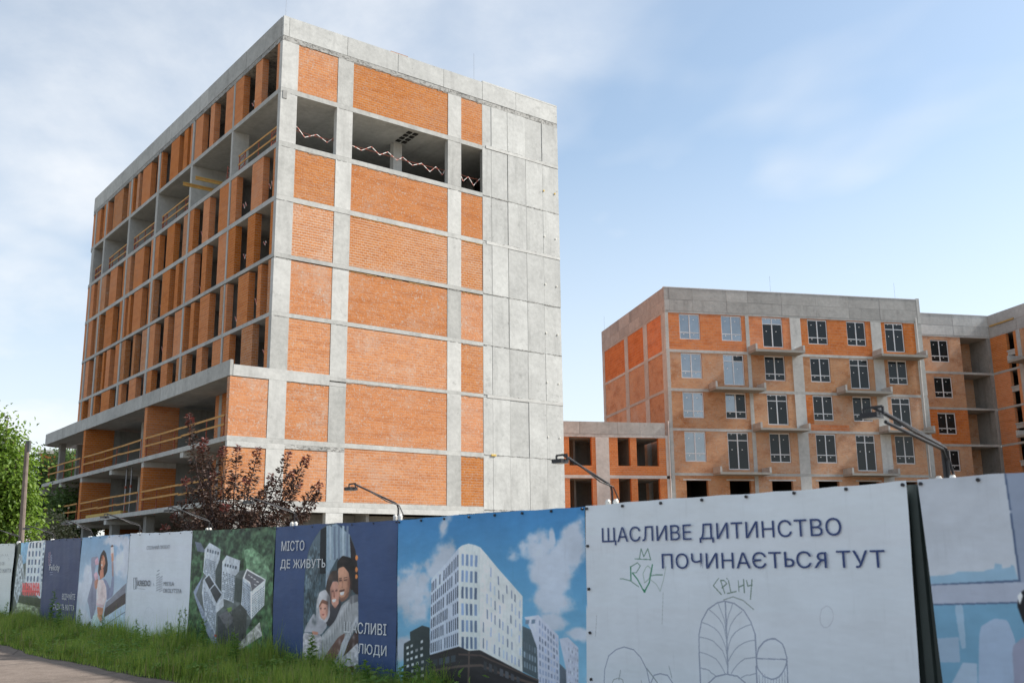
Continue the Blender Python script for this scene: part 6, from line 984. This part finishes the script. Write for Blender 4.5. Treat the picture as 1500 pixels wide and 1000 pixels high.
def lettering(parent, txt_, u0, u1, zb, zt, color, bold=0.0, name='lettering'):
    """letters as thin vinyl cut to the measured size, one piece per word"""
    v, f, isl = text_mesh(txt_.replace('Ь', 'P').replace('Я', 'R')); v = [list(q) for q in v]
    i = 0; word = 0; words_ = {}
    for ch in txt_:
        if ch == ' ': word += 1; continue
        g = {'Ь': 'P', 'Я': 'R'}.get(ch, ch)
        if g not in PIECES: PIECES[g] = len(text_mesh(g)[2])
        part = isl[i:i + PIECES[g]]; i += PIECES[g]
        ids = [k for q in part for k in q[1]]; xs = [v[k][0] for k in ids]
        for k in ids:                                           # soft sign is a P upside down, ya is an R mirrored
            if ch == 'Ь': v[k][1] = .729 - v[k][1]
            if ch == 'Я': v[k][0] = min(xs) + max(xs) - v[k][0] - .045
        words_.setdefault(word, []).extend(m_ for q in part for m_ in q[2])
    xs = [q[0] for q in v]; x0, x1 = min(xs), max(xs)
    if color not in FONT_MATS: FONT_MATS[color] = plain_mat('ink_%d' % len(FONT_MATS), color, .5, var=.04)
    for fs in words_.values():
        mb = MB(); mp = {}
        for k in fs: mb.f.append(tuple(mp.setdefault(q, len(mp)) for q in f[k]))
        mb.v = [(u0 + (v[q][0] - x0) / (x1 - x0) * (u1 - u0), -.014, zb + v[q][1] / .729 * (zt - zb)) for q in mp]
        if bold:                                                # heavier stroke: a second copy beside the first
            n_ = len(mb.v); mb.v += [(x + bold * (zt - zb), y - .0008, z) for x, y, z in mb.v]; mb.f += [tuple(q + n_ for q in w_) for w_ in list(mb.f)]
        mb.build(name, FONT_MATS[color], parent)
def banner(key, sL, sR, label, sLb=None, sRb=None, eyelets=True, seed=0, zt=(2.31, 2.31), zb=.12):
    """printed vinyl sheet, slightly slack between its eyelets; local u runs right from its upper left corner"""
    cv = Canvas(sL, sR, zb, 2.36, {'family': .12, 'woman': .12, 'aerial': .22, 'garden': .2, 'tower': .08}.get(key, 0)).run(ART[key]); m = vinyl('print_' + key, cv)
    W = sL - sR; NX, NZ = 40, 22; v = []; f = []; uv = []; r = random.Random(seed)
    ph = [r.uniform(0, 6) for _ in range(6)]
    sLb = sL if sLb is None else sLb; sRb = sR if sRb is None else sRb
    for j in range(NZ + 1):
        b = j / NZ
        for i in range(NX + 1):
            a = i / NX; u = a * W + ((sL - sLb) * (1 - a) + (sR - sRb) * a) * (1 - b)
            top = zt[0] * (1 - a) + zt[1] * a - (.008 * abs(math.sin(a * W / .6 * math.pi)) + .006 * math.sin(a * 7 + ph[0])) * b ** 6
            z = zb + (top - zb) * b
            y = .003 * math.sin(u * 9 + ph[1] + z * 3) + .0035 * math.sin(u * 3.1 - z * 5 + ph[2]) + .004 * math.sin((u + z) * 6 + ph[3]) * b ** 3 + .0015 * math.sin(u * 21 + z * 4)
            v.append((u, y, z)); uv.append((u / W, (z - zb) / (2.36 - zb)))
    for j in range(NZ):
        for i in range(NX): k = j * (NX + 1) + i; f.append((k, k + 1, k + NX + 2, k + NX + 1))
    me = bpy.data.meshes.new('banner'); me.from_pydata(v, [], f); me.update(); l = me.uv_layers.new(name='print')
    li = np.empty(len(me.loops), np.int32); me.loops.foreach_get('vertex_index', li); l.data.foreach_set('uv', np.array(uv, np.float32)[li].ravel())
    me.polygons.foreach_set('use_smooth', [True] * len(f)); me.materials.append(m)
    t = thing('banner', label, 'banner', floc(sL, 0), A_F, 'printed banners on the hoarding fence', me)
    big_eyes = key in ('childhood', 'office', 'tower')
    if eyelets:
        n = max(2, int(round(W / .5)))
        for i in range(n + 1): link('eyelet', EYE if big_eyes else EYES, t, (.03 + (W - .06) * i / n, -.008, zt[0] + (zt[1] - zt[0]) * i / n - .035))
        for e in ((0.03,) if key == 'childhood' else ()):
            for z in (1.87, 1.42, .97, .5): link('eyelet', EYE if big_eyes else EYES, t, (e, -.008, z))
    return t
NAVY = (0.03, 0.06, 0.19); WHT = (0.72, 0.75, 0.78); GRY = (0.20, 0.22, 0.25); GR2 = (.33, .35, .37)
def txt(b, sL, t, s0, s1, zb, zt, c, bold=0.0): return lettering(b, t, sL - s0, sL - s1, zb, zt, c, bold)
b = banner('quality', 21.9, 19.60, 'white banner with small grey lettering at the far end of the fence', seed=1, zt=(2.315, 2.315))
txt(b, 21.9, 'НАЙВИЩЕ СВ', 21.4, 20.28, 1.79, 1.86, GR2); txt(b, 21.9, 'НОВОГО ЖИТТЯ', 21.3, 19.69, 1.6, 1.70, GR2)
b = banner('garden', 19.33, 17.37, 'banner showing a pale tower behind big red letters in a garden', seed=2, zt=(2.32, 2.335))
b = banner('life', 17.36, 15.07, 'narrow navy banner with a striped tower logo and short white slogan', seed=3, zt=(2.335, 2.342))
txt(b, 17.36, 'Felicity', 16.92, 16.25, 1.65, 1.79, WHT, .03); txt(b, 17.36, 'ВІДЧУЙТЕ', 15.95, 15.16, 1.03, 1.15, WHT, .02); txt(b, 17.36, 'РАДІСТЬ ЖИТТЯ', 16.44, 15.18, .8, .92, WHT, .02)
b = banner('woman', 15.06, 12.46, 'banner photo of a dark-haired woman in a pink top raising a cup', seed=4, zt=(2.342, 2.348))
b = banner('partners', 12.45, 9.68, 'white banner with two small partner logos and grey heading', seed=5, zt=(2.348, 2.323))
txt(b, 12.45, 'СПІЛЬНИЙ ПРОЄКТ', 11.6, 10.57, 2.025, 2.09, GRY, .015); txt(b, 12.45, 'KREDO', 11.92, 11.33, 1.35, 1.46, (.05, .06, .08), .035); txt(b, 12.45, "MISʼKA", 10.75, 10.31, 1.36, 1.44, GRY, .03); txt(b, 12.45, 'OKOLYTSYA', 10.75, 9.98, 1.24, 1.32, GRY, .03)
b = banner('aerial', 9.67, 6.76, 'banner with an aerial view of white towers in dark green forest', seed=6, zt=(2.323, 2.298))
b = banner('family', 6.75, 3.51, 'wide navy banner with a hugging family in an arched photo', seed=7, zt=(2.298, 2.284), sLb=6.71, sRb=3.52)
for t_, s0, s1, a, c in (('МІСТО', 6.53, 5.86, 1.92, 2.065), ('ДЕ ЖИВУТЬ', 6.54, 5.26, 1.66, 1.79), ('ЩАСЛИВІ', 4.735, 3.72, .785, .93), ('ЛЮДИ', 4.375, 3.71, .525, .655)): txt(b, 6.75, t_, s0, s1, a, c, WHT, .025)
b = banner('tower', 3.5, .06, 'banner of a white rounded corner tower under a blue cloudy sky', seed=8, zt=(2.284, 2.304))
b = banner('childhood', .05, -3.63, 'big white banner with dark blue two-line slogan, line-drawn arches and green scribbles', sLb=.10, sRb=-3.57, seed=9, zt=(2.304, 2.335))
txt(b, .05, 'ЩАСЛИВЕ ДИТИНСТВО', -.195, -3.01, 1.905, 2.055, NAVY); txt(b, .05, 'ПОЧИНАЄТЬСЯ ТУТ', -1.0, -3.39, 1.63, 1.775, NAVY)
b = banner('office', -3.725, -6.6, 'blue-grey banner photo of a bright window with a city skyline', sLb=-3.80, seed=10, zt=(2.334, 2.34))
# floodlights on bent arms above the fence
MLB = plain_mat('lamp_arm_black', (0.03, 0.03, 0.033), 0.45, 0.3); MCL = plain_mat('ceramic_white', (.68, .67, .63), .4); MGL = plain_mat('lamp_lens', (.45, .47, .5), .15)
LAMPS = [(-3.91, 1.07, 2.60, 2.82, 'floodlight on the heaviest double arm above the bright window banner'), (-.24, .73, 2.51, 2.79, 'floodlight arm above the joint of tower banner and slogan banner'),
 (3.67, .72, 2.5, 2.74, 'floodlight arm above the joint of family banner and tower banner'), (6.40, .74, 2.51, 2.70, 'floodlight arm above the joint of forest banner and family banner'),
 (9.3, .7, 2.49, 2.70, 'floodlight arm above the joint of logo banner and forest banner'), (12.3, .66, 2.51, 2.71, 'floodlight arm above the joint of woman banner and logo banner'),
 (14.9, .5, 2.5, 2.68, 'floodlight arm above the joint of navy tower-logo banner and woman banner'), (17.25, .56, 2.49, 2.65, 'floodlight arm above the joint of garden banner and navy tower-logo banner'), (19.7, .6, 2.49, 2.66, 'floodlight arm above the far white lettering banner')]
for i, (s, L_, zb_, zh, lab) in enumerate(LAMPS):
    t = thing('floodlight', lab, 'floodlight', floc(s, 0), A_F, 'floodlights on arms above the fence')
    r = .0125 if i else .018; y0 = .12
    MB().tube([(0, y0, 2.05), (0, y0, zb_ - .06), (0, y0 - .015, zb_ - .015), (0, y0 - .05, zb_ + .012), (0, y0 - L_, zh)], r, 8).build('arm', MLB, t)
    MB().tube([(.04, y0 + .03, 2.1), (.045, y0 + .05, 2.36), (.03, y0 - .01, zb_ - .02), (.012, y0 - .2, zb_ + .03), (.008, y0 - L_ * .5, zb_ + (zh - zb_) * .42), (0, y0 - L_ * .9, zh - .015)], r * .6, 7).build('cable', MLB, t)
    if i == 0: MB().tube([(.03, y0, 2.1), (.03, y0, zb_ - .12), (.03, y0 - .08, zb_ - .03), (.02, y0 - L_ * .9, zh - .1)], r * .8, 8).build('brace', MLB, t)
    h_ = MB(); hx = y0 - L_
    h_.prism([(-.07, hx - .11), (.07, hx - .11), (.055, hx + .02), (-.055, hx + .02)], zh - .085, zh - .045); h_.beam((-.078, hx - .03, zh - .06), (-.078, hx - .03, zh + .0), .008, .02); h_.beam((.078, hx - .03, zh - .06), (.078, hx - .03, zh), .008, .02); h_.beam((-.078, hx - .03, zh), (.078, hx - .03, zh), .012, .02)
    h_.build('lamp_head', MLB, t); MB().box(-.055, .055, hx - .1, hx, zh - .09, zh - .0855).build('lens', MGL, t)
    for dx in (-.055, .06): MB().tube([(dx, y0 - .01, 2.2), (dx, y0 - .01, 2.335), (dx, y0 - .01, 2.36)], [.026, .03, .018], 10).build('insulator', MCL, t)
    MB().box(-.09, .09, y0 + .02, y0 + .05, 2.2, 2.3).build('bracket', MPO, t)

# ---------------------------------------------------------------- plants
def unit(a): return a / np.maximum(np.linalg.norm(a, axis=1, keepdims=True), 1e-9)
def leaves_mesh(name, P, D, N, Ln, Wd, mat, tone=None, fold=.25):
    """one kite-shaped folded leaf per row: base point P, direction D, normal N"""
    D = unit(D); B = unit(np.cross(D, N)); N = np.cross(B, D); Ln = Ln[:, None]; Wd = Wd[:, None]
    mid = P + D * Ln * .45 - N * Ln * .06
    V = np.stack([P, mid + B * Wd * .5 + N * Wd * fold, P + D * Ln - N * Ln * .18, mid - B * Wd * .5 + N * Wd * fold], 1).reshape(-1, 3)
    k = len(P); i = np.arange(k) * 4
    F = np.stack([i, i + 1, i + 2, i, i + 2, i + 3], 1).reshape(-1, 3)
    me = bpy.data.meshes.new(name); me.vertices.add(len(V)); me.vertices.foreach_set('co', V.astype(np.float32).ravel())
    me.loops.add(F.size); me.loops.foreach_set('vertex_index', F.ravel().astype(np.int32)); me.polygons.add(len(F)); me.polygons.foreach_set('loop_start', (np.arange(len(F)) * 3).astype(np.int32))
    me.update(calc_edges=True); me.validate()
    if tone is not None:
        at = me.attributes.new('tone', 'FLOAT', 'POINT'); at.data.foreach_set('value', np.repeat(tone, 4).astype(np.float32))
    me.materials.append(mat); return me
MPL = leaf_mat('plum_leaf', (0.045, 0.027, 0.021), (0.11, 0.062, 0.045), .15, (0.24, 0.06, 0.05))
MMA = leaf_mat('bright_leaf', (0.085, 0.16, 0.018), (0.17, 0.26, 0.035), .45)
MDG = leaf_mat('dark_leaf', (0.07, 0.125, 0.035), (0.13, 0.20, 0.06), .45)
MGR = leaf_mat('grass_blade', (0.12, 0.23, 0.03), (0.37, 0.44, 0.09), .45)
MGY = leaf_mat('dry_blade', (0.22, 0.20, 0.08), (0.32, 0.27, 0.13), .3)
MWE = leaf_mat('weed_leaf', (0.12, 0.23, 0.045), (0.24, 0.35, 0.08), .45)
MBA = plain_mat('bark', (0.085, 0.065, 0.05), .9, var=.3, scale=14)
MBP = plain_mat('plum_bark', (0.06, 0.038, 0.034), .85, var=.3, scale=14)

def ray_pt(x, y, depth):
    """point at a given distance north of the camera on the sight line measured in the photograph (1500 x 1000)"""
    f = 35.655 / 36 * 1500; d = Fw + X2 * ((x - 750) / f) - U2 * ((y - 500) / f); return np.array(Vector((0, 0, 1.7)) + d * (depth / d.y))

# purple-leaved tree: several upright whippy shoots from a low fork
gx, gy = -5.35, 19.2
t = thing('plum_tree', 'young purple-leaved plum tree with red shoot tips behind the green forest banner', 'tree', (gx, gy, .1))
base = np.array([gx, gy, .1]); fork = base + [0, 0, 1.35]
tips = [(276, 606, -.3), (292, 650, .3), (300, 642, -.5), (312, 690, .5), (327, 655, .2), (349, 652, -.3), (378, 656, .1), (362, 700, -.6), (398, 694, .5), (424, 660, .0), (452, 668, -.2), (440, 705, .4), (470, 707, .1), (468, 722, -.4), (340, 700, .7), (385, 720, -.7), (270, 700, .4), (255, 752, 0), (262, 735, -.5), (300, 720, .8), (330, 740, -.8), (420, 740, .5), (450, 752, -.1), (240, 770, .3), (360, 745, .3), (400, 755, -.4), (285, 750, -.7), (430, 690, .8)]
tr = MB(); tr.tube([(0, 0, -.05), (.02, .01, .7), (0, 0, 1.35)], [.075, .06, .055], 9)
PP, DD, NN, LL, WW, TT = [], [], [], [], [], []
g = np.random.default_rng(21)
for (x, y, dd) in tips:
    e = ray_pt(x, y, 19.2 + dd); a = fork.copy(); mid = a + (e - a) * .45; mid[:2] = a[:2] + (e[:2] - a[:2]) * .62
    ts = np.linspace(0, 1, 12)[:, None]; cur = (1 - ts) ** 2 * a + 2 * ts * (1 - ts) * mid + ts ** 2 * e
    cur[1:-1] += g.normal(0, .018, (10, 3)); l_ = np.linalg.norm(e - a)
    tr.tube([tuple(p - base) for p in cur], list(np.linspace(.028, .004, 12)), 6)
    n = int(225 * (.5 + l_ / 2.2)); u = .22 + .78 * g.random(n) ** .75; idx = u * 11; i = np.minimum(idx.astype(int), 10); fr_ = (idx - i)[:, None]
    p = cur[i] * (1 - fr_) + cur[i + 1] * fr_; d = unit(cur[i + 1] - cur[i]); off = unit(g.normal(0, 1, (n, 3))); off -= d * (off * d).sum(1, keepdims=True); off = unit(off)
    r = (.155 * (1 - u) ** .6 + .025)[:, None] * g.random((n, 1)) * 1.25
    p = p + off * r; dr = off * 1.0 + d * (.2 + u[:, None] * .5) + np.array([0, 0, -.75]) * (1.15 - u[:, None]) + g.normal(0, .3, (n, 3))
    PP.append(p - base); DD.append(dr); NN.append(unit(g.normal(0, .5, (n, 3)) + [0, 0, 1])); LL.append(g.uniform(.07, .115, n) * (1 - .35 * u ** 6)); WW.append(g.uniform(.036, .052, n)); TT.append(np.where(u > .93, g.uniform(.2, .9, n), g.uniform(0, .08, n) * (g.random(n) < .3)) * (g.random() < .75))
tr.build('trunk', MBP, t, True)
link('crown', leaves_mesh('crown', np.concatenate(PP), np.concatenate(DD), np.concatenate(NN), np.concatenate(LL), np.concatenate(WW), MPL, np.concatenate(TT)), t)

def tree(name, label, base_, h, blobs, nleaf, lsize, mat, seed, trunk_r, group=None, droop=.35):
    """trunk, limbs towards every leaf mass, then leaves in clumps with gaps between them"""
    g = np.random.default_rng(seed); t = thing(name, label, 'tree', tuple(base_), 0, group); tb = MB()
    top = np.array([g.uniform(-.3, .3), g.uniform(-.3, .3), h * .8]); sp = np.linspace(0, 1, 7)[:, None]
    st_ = sp * top + np.concatenate([g.normal(0, .07, (7, 2)) * sp, np.zeros((7, 1))], 1); tb.tube([tuple(p) for p in st_], list(trunk_r * (1 - .85 * sp[:, 0])), 9)
    P, D, N = [], [], []; tot = sum(b[3] * b[4] * b[5] for b in blobs)
    for bx_, by_, bz, rx, ry, rz in blobs:
        c = np.array([bx_, by_, bz]); a = st_[min(6, max(1, int(bz / h * 5)))]
        tb.tube([tuple(a), tuple(a + (c - a) * .5 + [0, 0, -.1]), tuple(c)], [trunk_r * .4, trunk_r * .26, trunk_r * .1], 6)
        nb = max(30, int(nleaf * rx * ry * rz / tot)); nc = max(6, nb // 26)
        cd = unit(g.normal(0, 1, (nc, 3))); cc = c + cd * np.array([rx, ry, rz]) * (g.random((nc, 1)) ** .45) * 1.02
        for q in cc[::3]: tb.tube([tuple(c), tuple(c + (q - c) * .55 + g.normal(0, .05, 3)), tuple(q)], [trunk_r * .09, trunk_r * .06, trunk_r * .02], 4)
        k = g.integers(0, nc, nb); sc = lsize * g.uniform(1.2, 2.6, nc)[k][:, None]; o = g.normal(0, 1, (nb, 3)) * sc * [1, 1, .75]
        P.append(cc[k] + o); out_ = unit(cc[k] + o - c); D.append(out_ * .7 + g.normal(0, .6, (nb, 3)) + [0, 0, -droop]); N.append(unit(out_ * .5 + g.normal(0, .5, (nb, 3)) + [0, 0, .7]))
    P = np.concatenate(P); n = len(P)
    tb.build('trunk', MBA, t, True)
    link('crown', leaves_mesh('crown', P, np.concatenate(D), np.concatenate(N), lsize * g.uniform(.7, 1.3, n), lsize * g.uniform(.55, .85, n), mat), t)
    return t
def blobs_at(base_, pts, depth):
    o = []
    for x, y, rp, dd in pts:
        c = ray_pt(x, y, depth + dd) - base_; r = rp * (depth + dd) / 1485; o.append((*c, r, r * .9, r * 1.05))
    return o
b0 = np.array([-15.3, 30.0, .3])
tree('broadleaf_tree', 'bright yellow-green leafy tree behind the far left end of the fence', b0, 6.3, blobs_at(b0, [(5, 640, 24, 0), (-10, 680, 40, .5), (14, 690, 30, -.3), (28, 660, 14, .2), (30, 725, 24, 0), (5, 740, 40, .4), (34, 760, 15, -.4), (18, 780, 30, .2), (-40, 730, 50, 0), (42, 788, 10, 0), (-30, 640, 30, .3), (12, 612, 9, 0), (22, 640, 9, .2)], 30), 15000, .125, MMA, 5, .14)
BT = [((75, 735), 82, [(60, 700, 26, 0), (80, 690, 24, 2), (70, 730, 30, 1), (52, 745, 22, 0), (90, 740, 26, 1)], 'dark green tree with thin crown beside the wooden pole'),
      ((100, 700), 95, [(88, 678, 18, 0), (105, 675, 22, 2), (120, 690, 24, 0), (100, 705, 26, 1), (130, 700, 20, 0)], 'dark green tree seen through the upper podium storey'),
      ((110, 750), 74, [(92, 742, 20, 0), (108, 735, 18, 1), (112, 760, 24, 0), (86, 770, 20, 0), (124, 750, 18, 1)], 'dense dark tree seen through the lower podium storey'),
      ((35, 740), 88, [(40, 690, 20, 0), (25, 700, 24, 1), (45, 740, 26, 0), (20, 760, 30, 1), (60, 770, 24, 0)], 'dark tree mostly hidden behind the bright yellow-green tree')]
for i, ((x, y), dep, pts, lab) in enumerate(BT):
    q = ray_pt(x, y, dep); b0 = np.array([q[0], q[1], .35]); tree('distant_tree', lab, b0, 9.5, blobs_at(b0, pts, dep), 4200, .28, MDG, 40 + i, .22, 'trees far behind the building')
q = ray_pt(78, 772, 60); b0 = np.array([q[0], q[1], .35])
tree('flowering_shrub', 'pale flowering shrub at the foot of the podium near the fence lamps', b0, 2.6, blobs_at(b0, [(72, 775, 13, 0), (84, 768, 14, .5), (66, 788, 12, 0), (90, 782, 14, .3)], 60), 1800, .16, leaf_mat('pale_shrub_leaf', (.12, .15, .05), (.38, .36, .26), .3), 77, .05)
# wooden pole
q = ray_pt(31, 790, 27); e = ray_pt(40, 650, 27)
t = thing('wooden_pole', 'bare weathered wooden pole leaning in front of the bright green tree', 'pole', (q[0], q[1], .3))
d = (e - q) / (e[2] - q[2])
MB().tube([(d[0] * -q[2] * 0 - d[0] * (q[2] - .3) , 0, -.1), (0, 0, q[2] - .3), (e[0] - q[0], 0, e[2] - .3)], [.085, .075, .06], 10).build('shaft', plain_mat('weathered_wood', (.17, .135, .115), .9, var=.3, scale=8), t)
MB().box(e[0] - q[0] - .02, e[0] - q[0] + .08, -.05, .05, e[2] - .5, e[2] - .22).build('top_cap', MPO, t)
# far brick house glimpsed under the podium slab
q = ray_pt(100, 690, 150)
t = thing('distant_house', 'tiny far orange brick house glimpsed between podium columns', 'building', (q[0], q[1], .3), R(20))
MB().box(-3.5, 3.5, -4, 4, 0, 17.4).build('wall', MBS, t); MB().box(-3.9, 3.9, -4.4, 4.4, 17.4, 17.9).build('roof', MC, t)
for z in (4, 8, 12): MB().box(-1, 1, -4.04, -4.0, z, z + 2).build('window', MDK, t)

# grass strip along the fence, thousands of blades
def blades(name, n, s0, s1, p0, p1, h0, h1, w_, mat, seed, lean=.35):
    g = np.random.default_rng(seed); s = g.uniform(s0, s1, n); p = (p0 + (p1 - p0) * g.random(n) ** 1.15) * np.array([road_edge(a) / 1.62 for a in s])
    clump = .5 + .5 * np.sin(s * 2.3 + np.sin(s * .9) * 2) * np.sin(p * 3 + s * 1.1); hh = g.uniform(h0, h1, n) * (.55 + .65 * clump) * (1.08 - .40 * (p - p0) / (p1 - p0))
    P = np.array([gpt(a, b) for a, b in zip(s, p)]); P[:, :2] += g.normal(0, .02, (n, 2)); az = g.uniform(0, 6.283, n); dv = np.stack([np.cos(az), np.sin(az), np.zeros(n)], 1); sd_ = np.stack([-np.sin(az), np.cos(az), np.zeros(n)], 1)
    ln = g.uniform(.1, 1, n)[:, None] * lean; hh = hh[:, None]; w2 = (w_ * g.uniform(.6, 1.3, n))[:, None]
    m1 = P + [0, 0, .55] * hh + dv * hh * ln * .25; tp = P + [0, 0, .97] * hh + dv * hh * ln * .95
    V = np.stack([P - sd_ * w2, P + sd_ * w2, m1 + sd_ * w2 * .75, m1 - sd_ * w2 * .75, tp], 1).reshape(-1, 3); i = np.arange(n) * 5
    F = np.stack([i, i + 1, i + 2, i, i + 2, i + 3, i + 3, i + 2, i + 4], 1).reshape(-1, 3)
    me = bpy.data.meshes.new(name); me.vertices.add(len(V)); me.vertices.foreach_set('co', V.astype(np.float32).ravel()); me.loops.add(F.size); me.loops.foreach_set('vertex_index', F.ravel().astype(np.int32))
    me.polygons.add(len(F)); me.polygons.foreach_set('loop_start', (np.arange(len(F)) * 3).astype(np.int32)); me.update(calc_edges=True); me.materials.append(mat)
    return link(name, me, None, kind='stuff')
blades('grass', 52000, 2.3, 26, .03, 1.42, .2, .56, .006, MGR, 11)
blades('dry_grass', 4200, 2.3, 26, .3, 1.5, .2, .62, .004, MGY, 12, .5)
blades('grass_edge', 9000, 2.3, 26, 1.1, 1.6, .06, .2, .006, MGR, 13, .8)
blades('tall_grass', 2600, 2.3, 26, .05, .9, .45, .85, .0045, MGR, 17, .5)
# broad-leaved low weeds between the blades
g = np.random.default_rng(31); n = 9000; s = g.uniform(1.5, 26, n); s = s + .25 * np.sin(s * 7); p = (.05 + 1.38 * g.random(n)) * np.array([road_edge(a) / 1.62 for a in s]); P = np.array([gpt(a, b, .04 + .33 * g.random() * (1.2 - b * .5)) for a, b in zip(s, p)])
link('low_weeds', leaves_mesh('low_weeds', P, g.normal(0, 1, (n, 3)) * [1, 1, .4] + [0, 0, .2], unit(g.normal(0, .4, (n, 3)) + [0, 0, 1]), g.uniform(.05, .13, n), g.uniform(.025, .06, n), MWE), None, kind='stuff')
# single tall weeds
WEED = [(203, 906, .45, 'weed with sparse seed stalk in front of the logo banner, second from its left edge', 0), (218, 914, .5, 'short weed with seed stalk below the arch drawing of the logo banner', 0), (242, 908, .4, 'seed stalk weed just right of the arch drawing', 0), (249, 909, .6, 'thin seed stalk weed, right one of a close pair by the logo banner', 0),
        (262, 890, .35, 'tall seed stalk weed before the right half of the logo banner', 0), (271, 888, .3, 'tallest dark-headed weed at the right edge of the logo banner', 0), (78, 862, .45, 'big bushy nettle-like weed before the navy tower-logo banner', 1), (88, 880, .65, 'lower bushy weed beside the big nettle before the navy banner', 1),
        (6, 880, .4, 'pale seed stalk weed before the far white lettering banner', 0), (455, 926, .5, 'bushy weed before the family photo', 1), (425, 958, .6, 'leafy weed at the left part of the family banner', 1), (404, 966, .8, 'leafy weed by the left edge of the family banner', 1), (540, 972, .5, 'leafy weed below the last word on the family banner', 1), (486, 975, .7, 'leafy weed between family photo and last word', 1), (152, 900, .35, 'thin seed stalk weed before the woman banner', 0), (610, 968, .4, 'seed stalk weed before the left side of the tower banner', 0), (632, 962, .45, 'grassy seed stalk before the middle of the tower banner', 0), (20, 905, .7, 'small leafy weed at the far grassy end', 1), (118, 890, .5, 'thin stalk weed between navy and woman banners', 0), (300, 905, .5, 'leafy weed at the lower left of the forest banner', 1), (345, 925, .7, 'leafy weed before the middle of the forest banner', 1)]
fpos = np.array(F0)
for i, (x, y, pp_, lab, kind) in enumerate(WEED):
    d = ray_pt(x, y, 1.0) - np.array([0, 0, 1.7]); o = np.array([0, 0, 1.7]); fnv = np.array(fn); k = ((fpos + fnv * pp_ - o) @ fnv) / (d @ fnv); top = o + d * k
    s = (top - fpos) @ np.array(fd); z0 = gz(s); H = max(.3, top[2] - z0); g = np.random.default_rng(100 + i)
    t = thing('weed', lab, 'weed', (top[0], top[1], z0), 0, 'tall weeds along the fence')
    ts = np.linspace(0, 1, 7)[:, None]; cur = ts * [g.normal(0, .03), g.normal(0, .03), H] + np.concatenate([g.normal(0, .006, (7, 2)), np.zeros((7, 1))], 1); sm = MB(); sm.tube([tuple(q) for q in cur], list(np.linspace(.007, .002, 7)), 5)
    P, D, LN = [], [], []
    nb = 16 if kind == 0 else 26
    for q in range(nb):
        u = .15 + .83 * q / nb; c = cur[min(5, int(u * 6))] * (1 - (u * 6) % 1) + cur[min(6, int(u * 6) + 1)] * ((u * 6) % 1); a = q * 2.4 + g.uniform(-.4, .4)
        if kind == 0:
            br_ = c + np.array([math.cos(a) * .07, math.sin(a) * .07, .05]) * (1.3 - u); sm.tube([tuple(c), tuple(br_)], [.004, .002], 4, False)
            for _ in range(11): P.append(c + (br_ - c) * g.random() + g.normal(0, .008, 3)); D.append(g.normal(0, 1, 3) + [0, 0, .6]); LN.append(.034 if u > .35 else .09)
        else:
            for _ in range(6): P.append(c + g.normal(0, .012, 3)); aa = a + g.uniform(-.7, .7); D.append(np.array([math.cos(aa), math.sin(aa), .45 + g.normal(0, .25)])); LN.append(.13 * (1.12 - u * .75))
    sm.build('stem', MWE, t); P = np.array(P); D = np.array(D); LN = np.array(LN) * g.uniform(.7, 1.3, len(P))
    link('leaves', leaves_mesh('leaves', P, D, unit(g.normal(0, .3, P.shape) + [0, 0, 1]), LN, LN * .38, MWE), t)
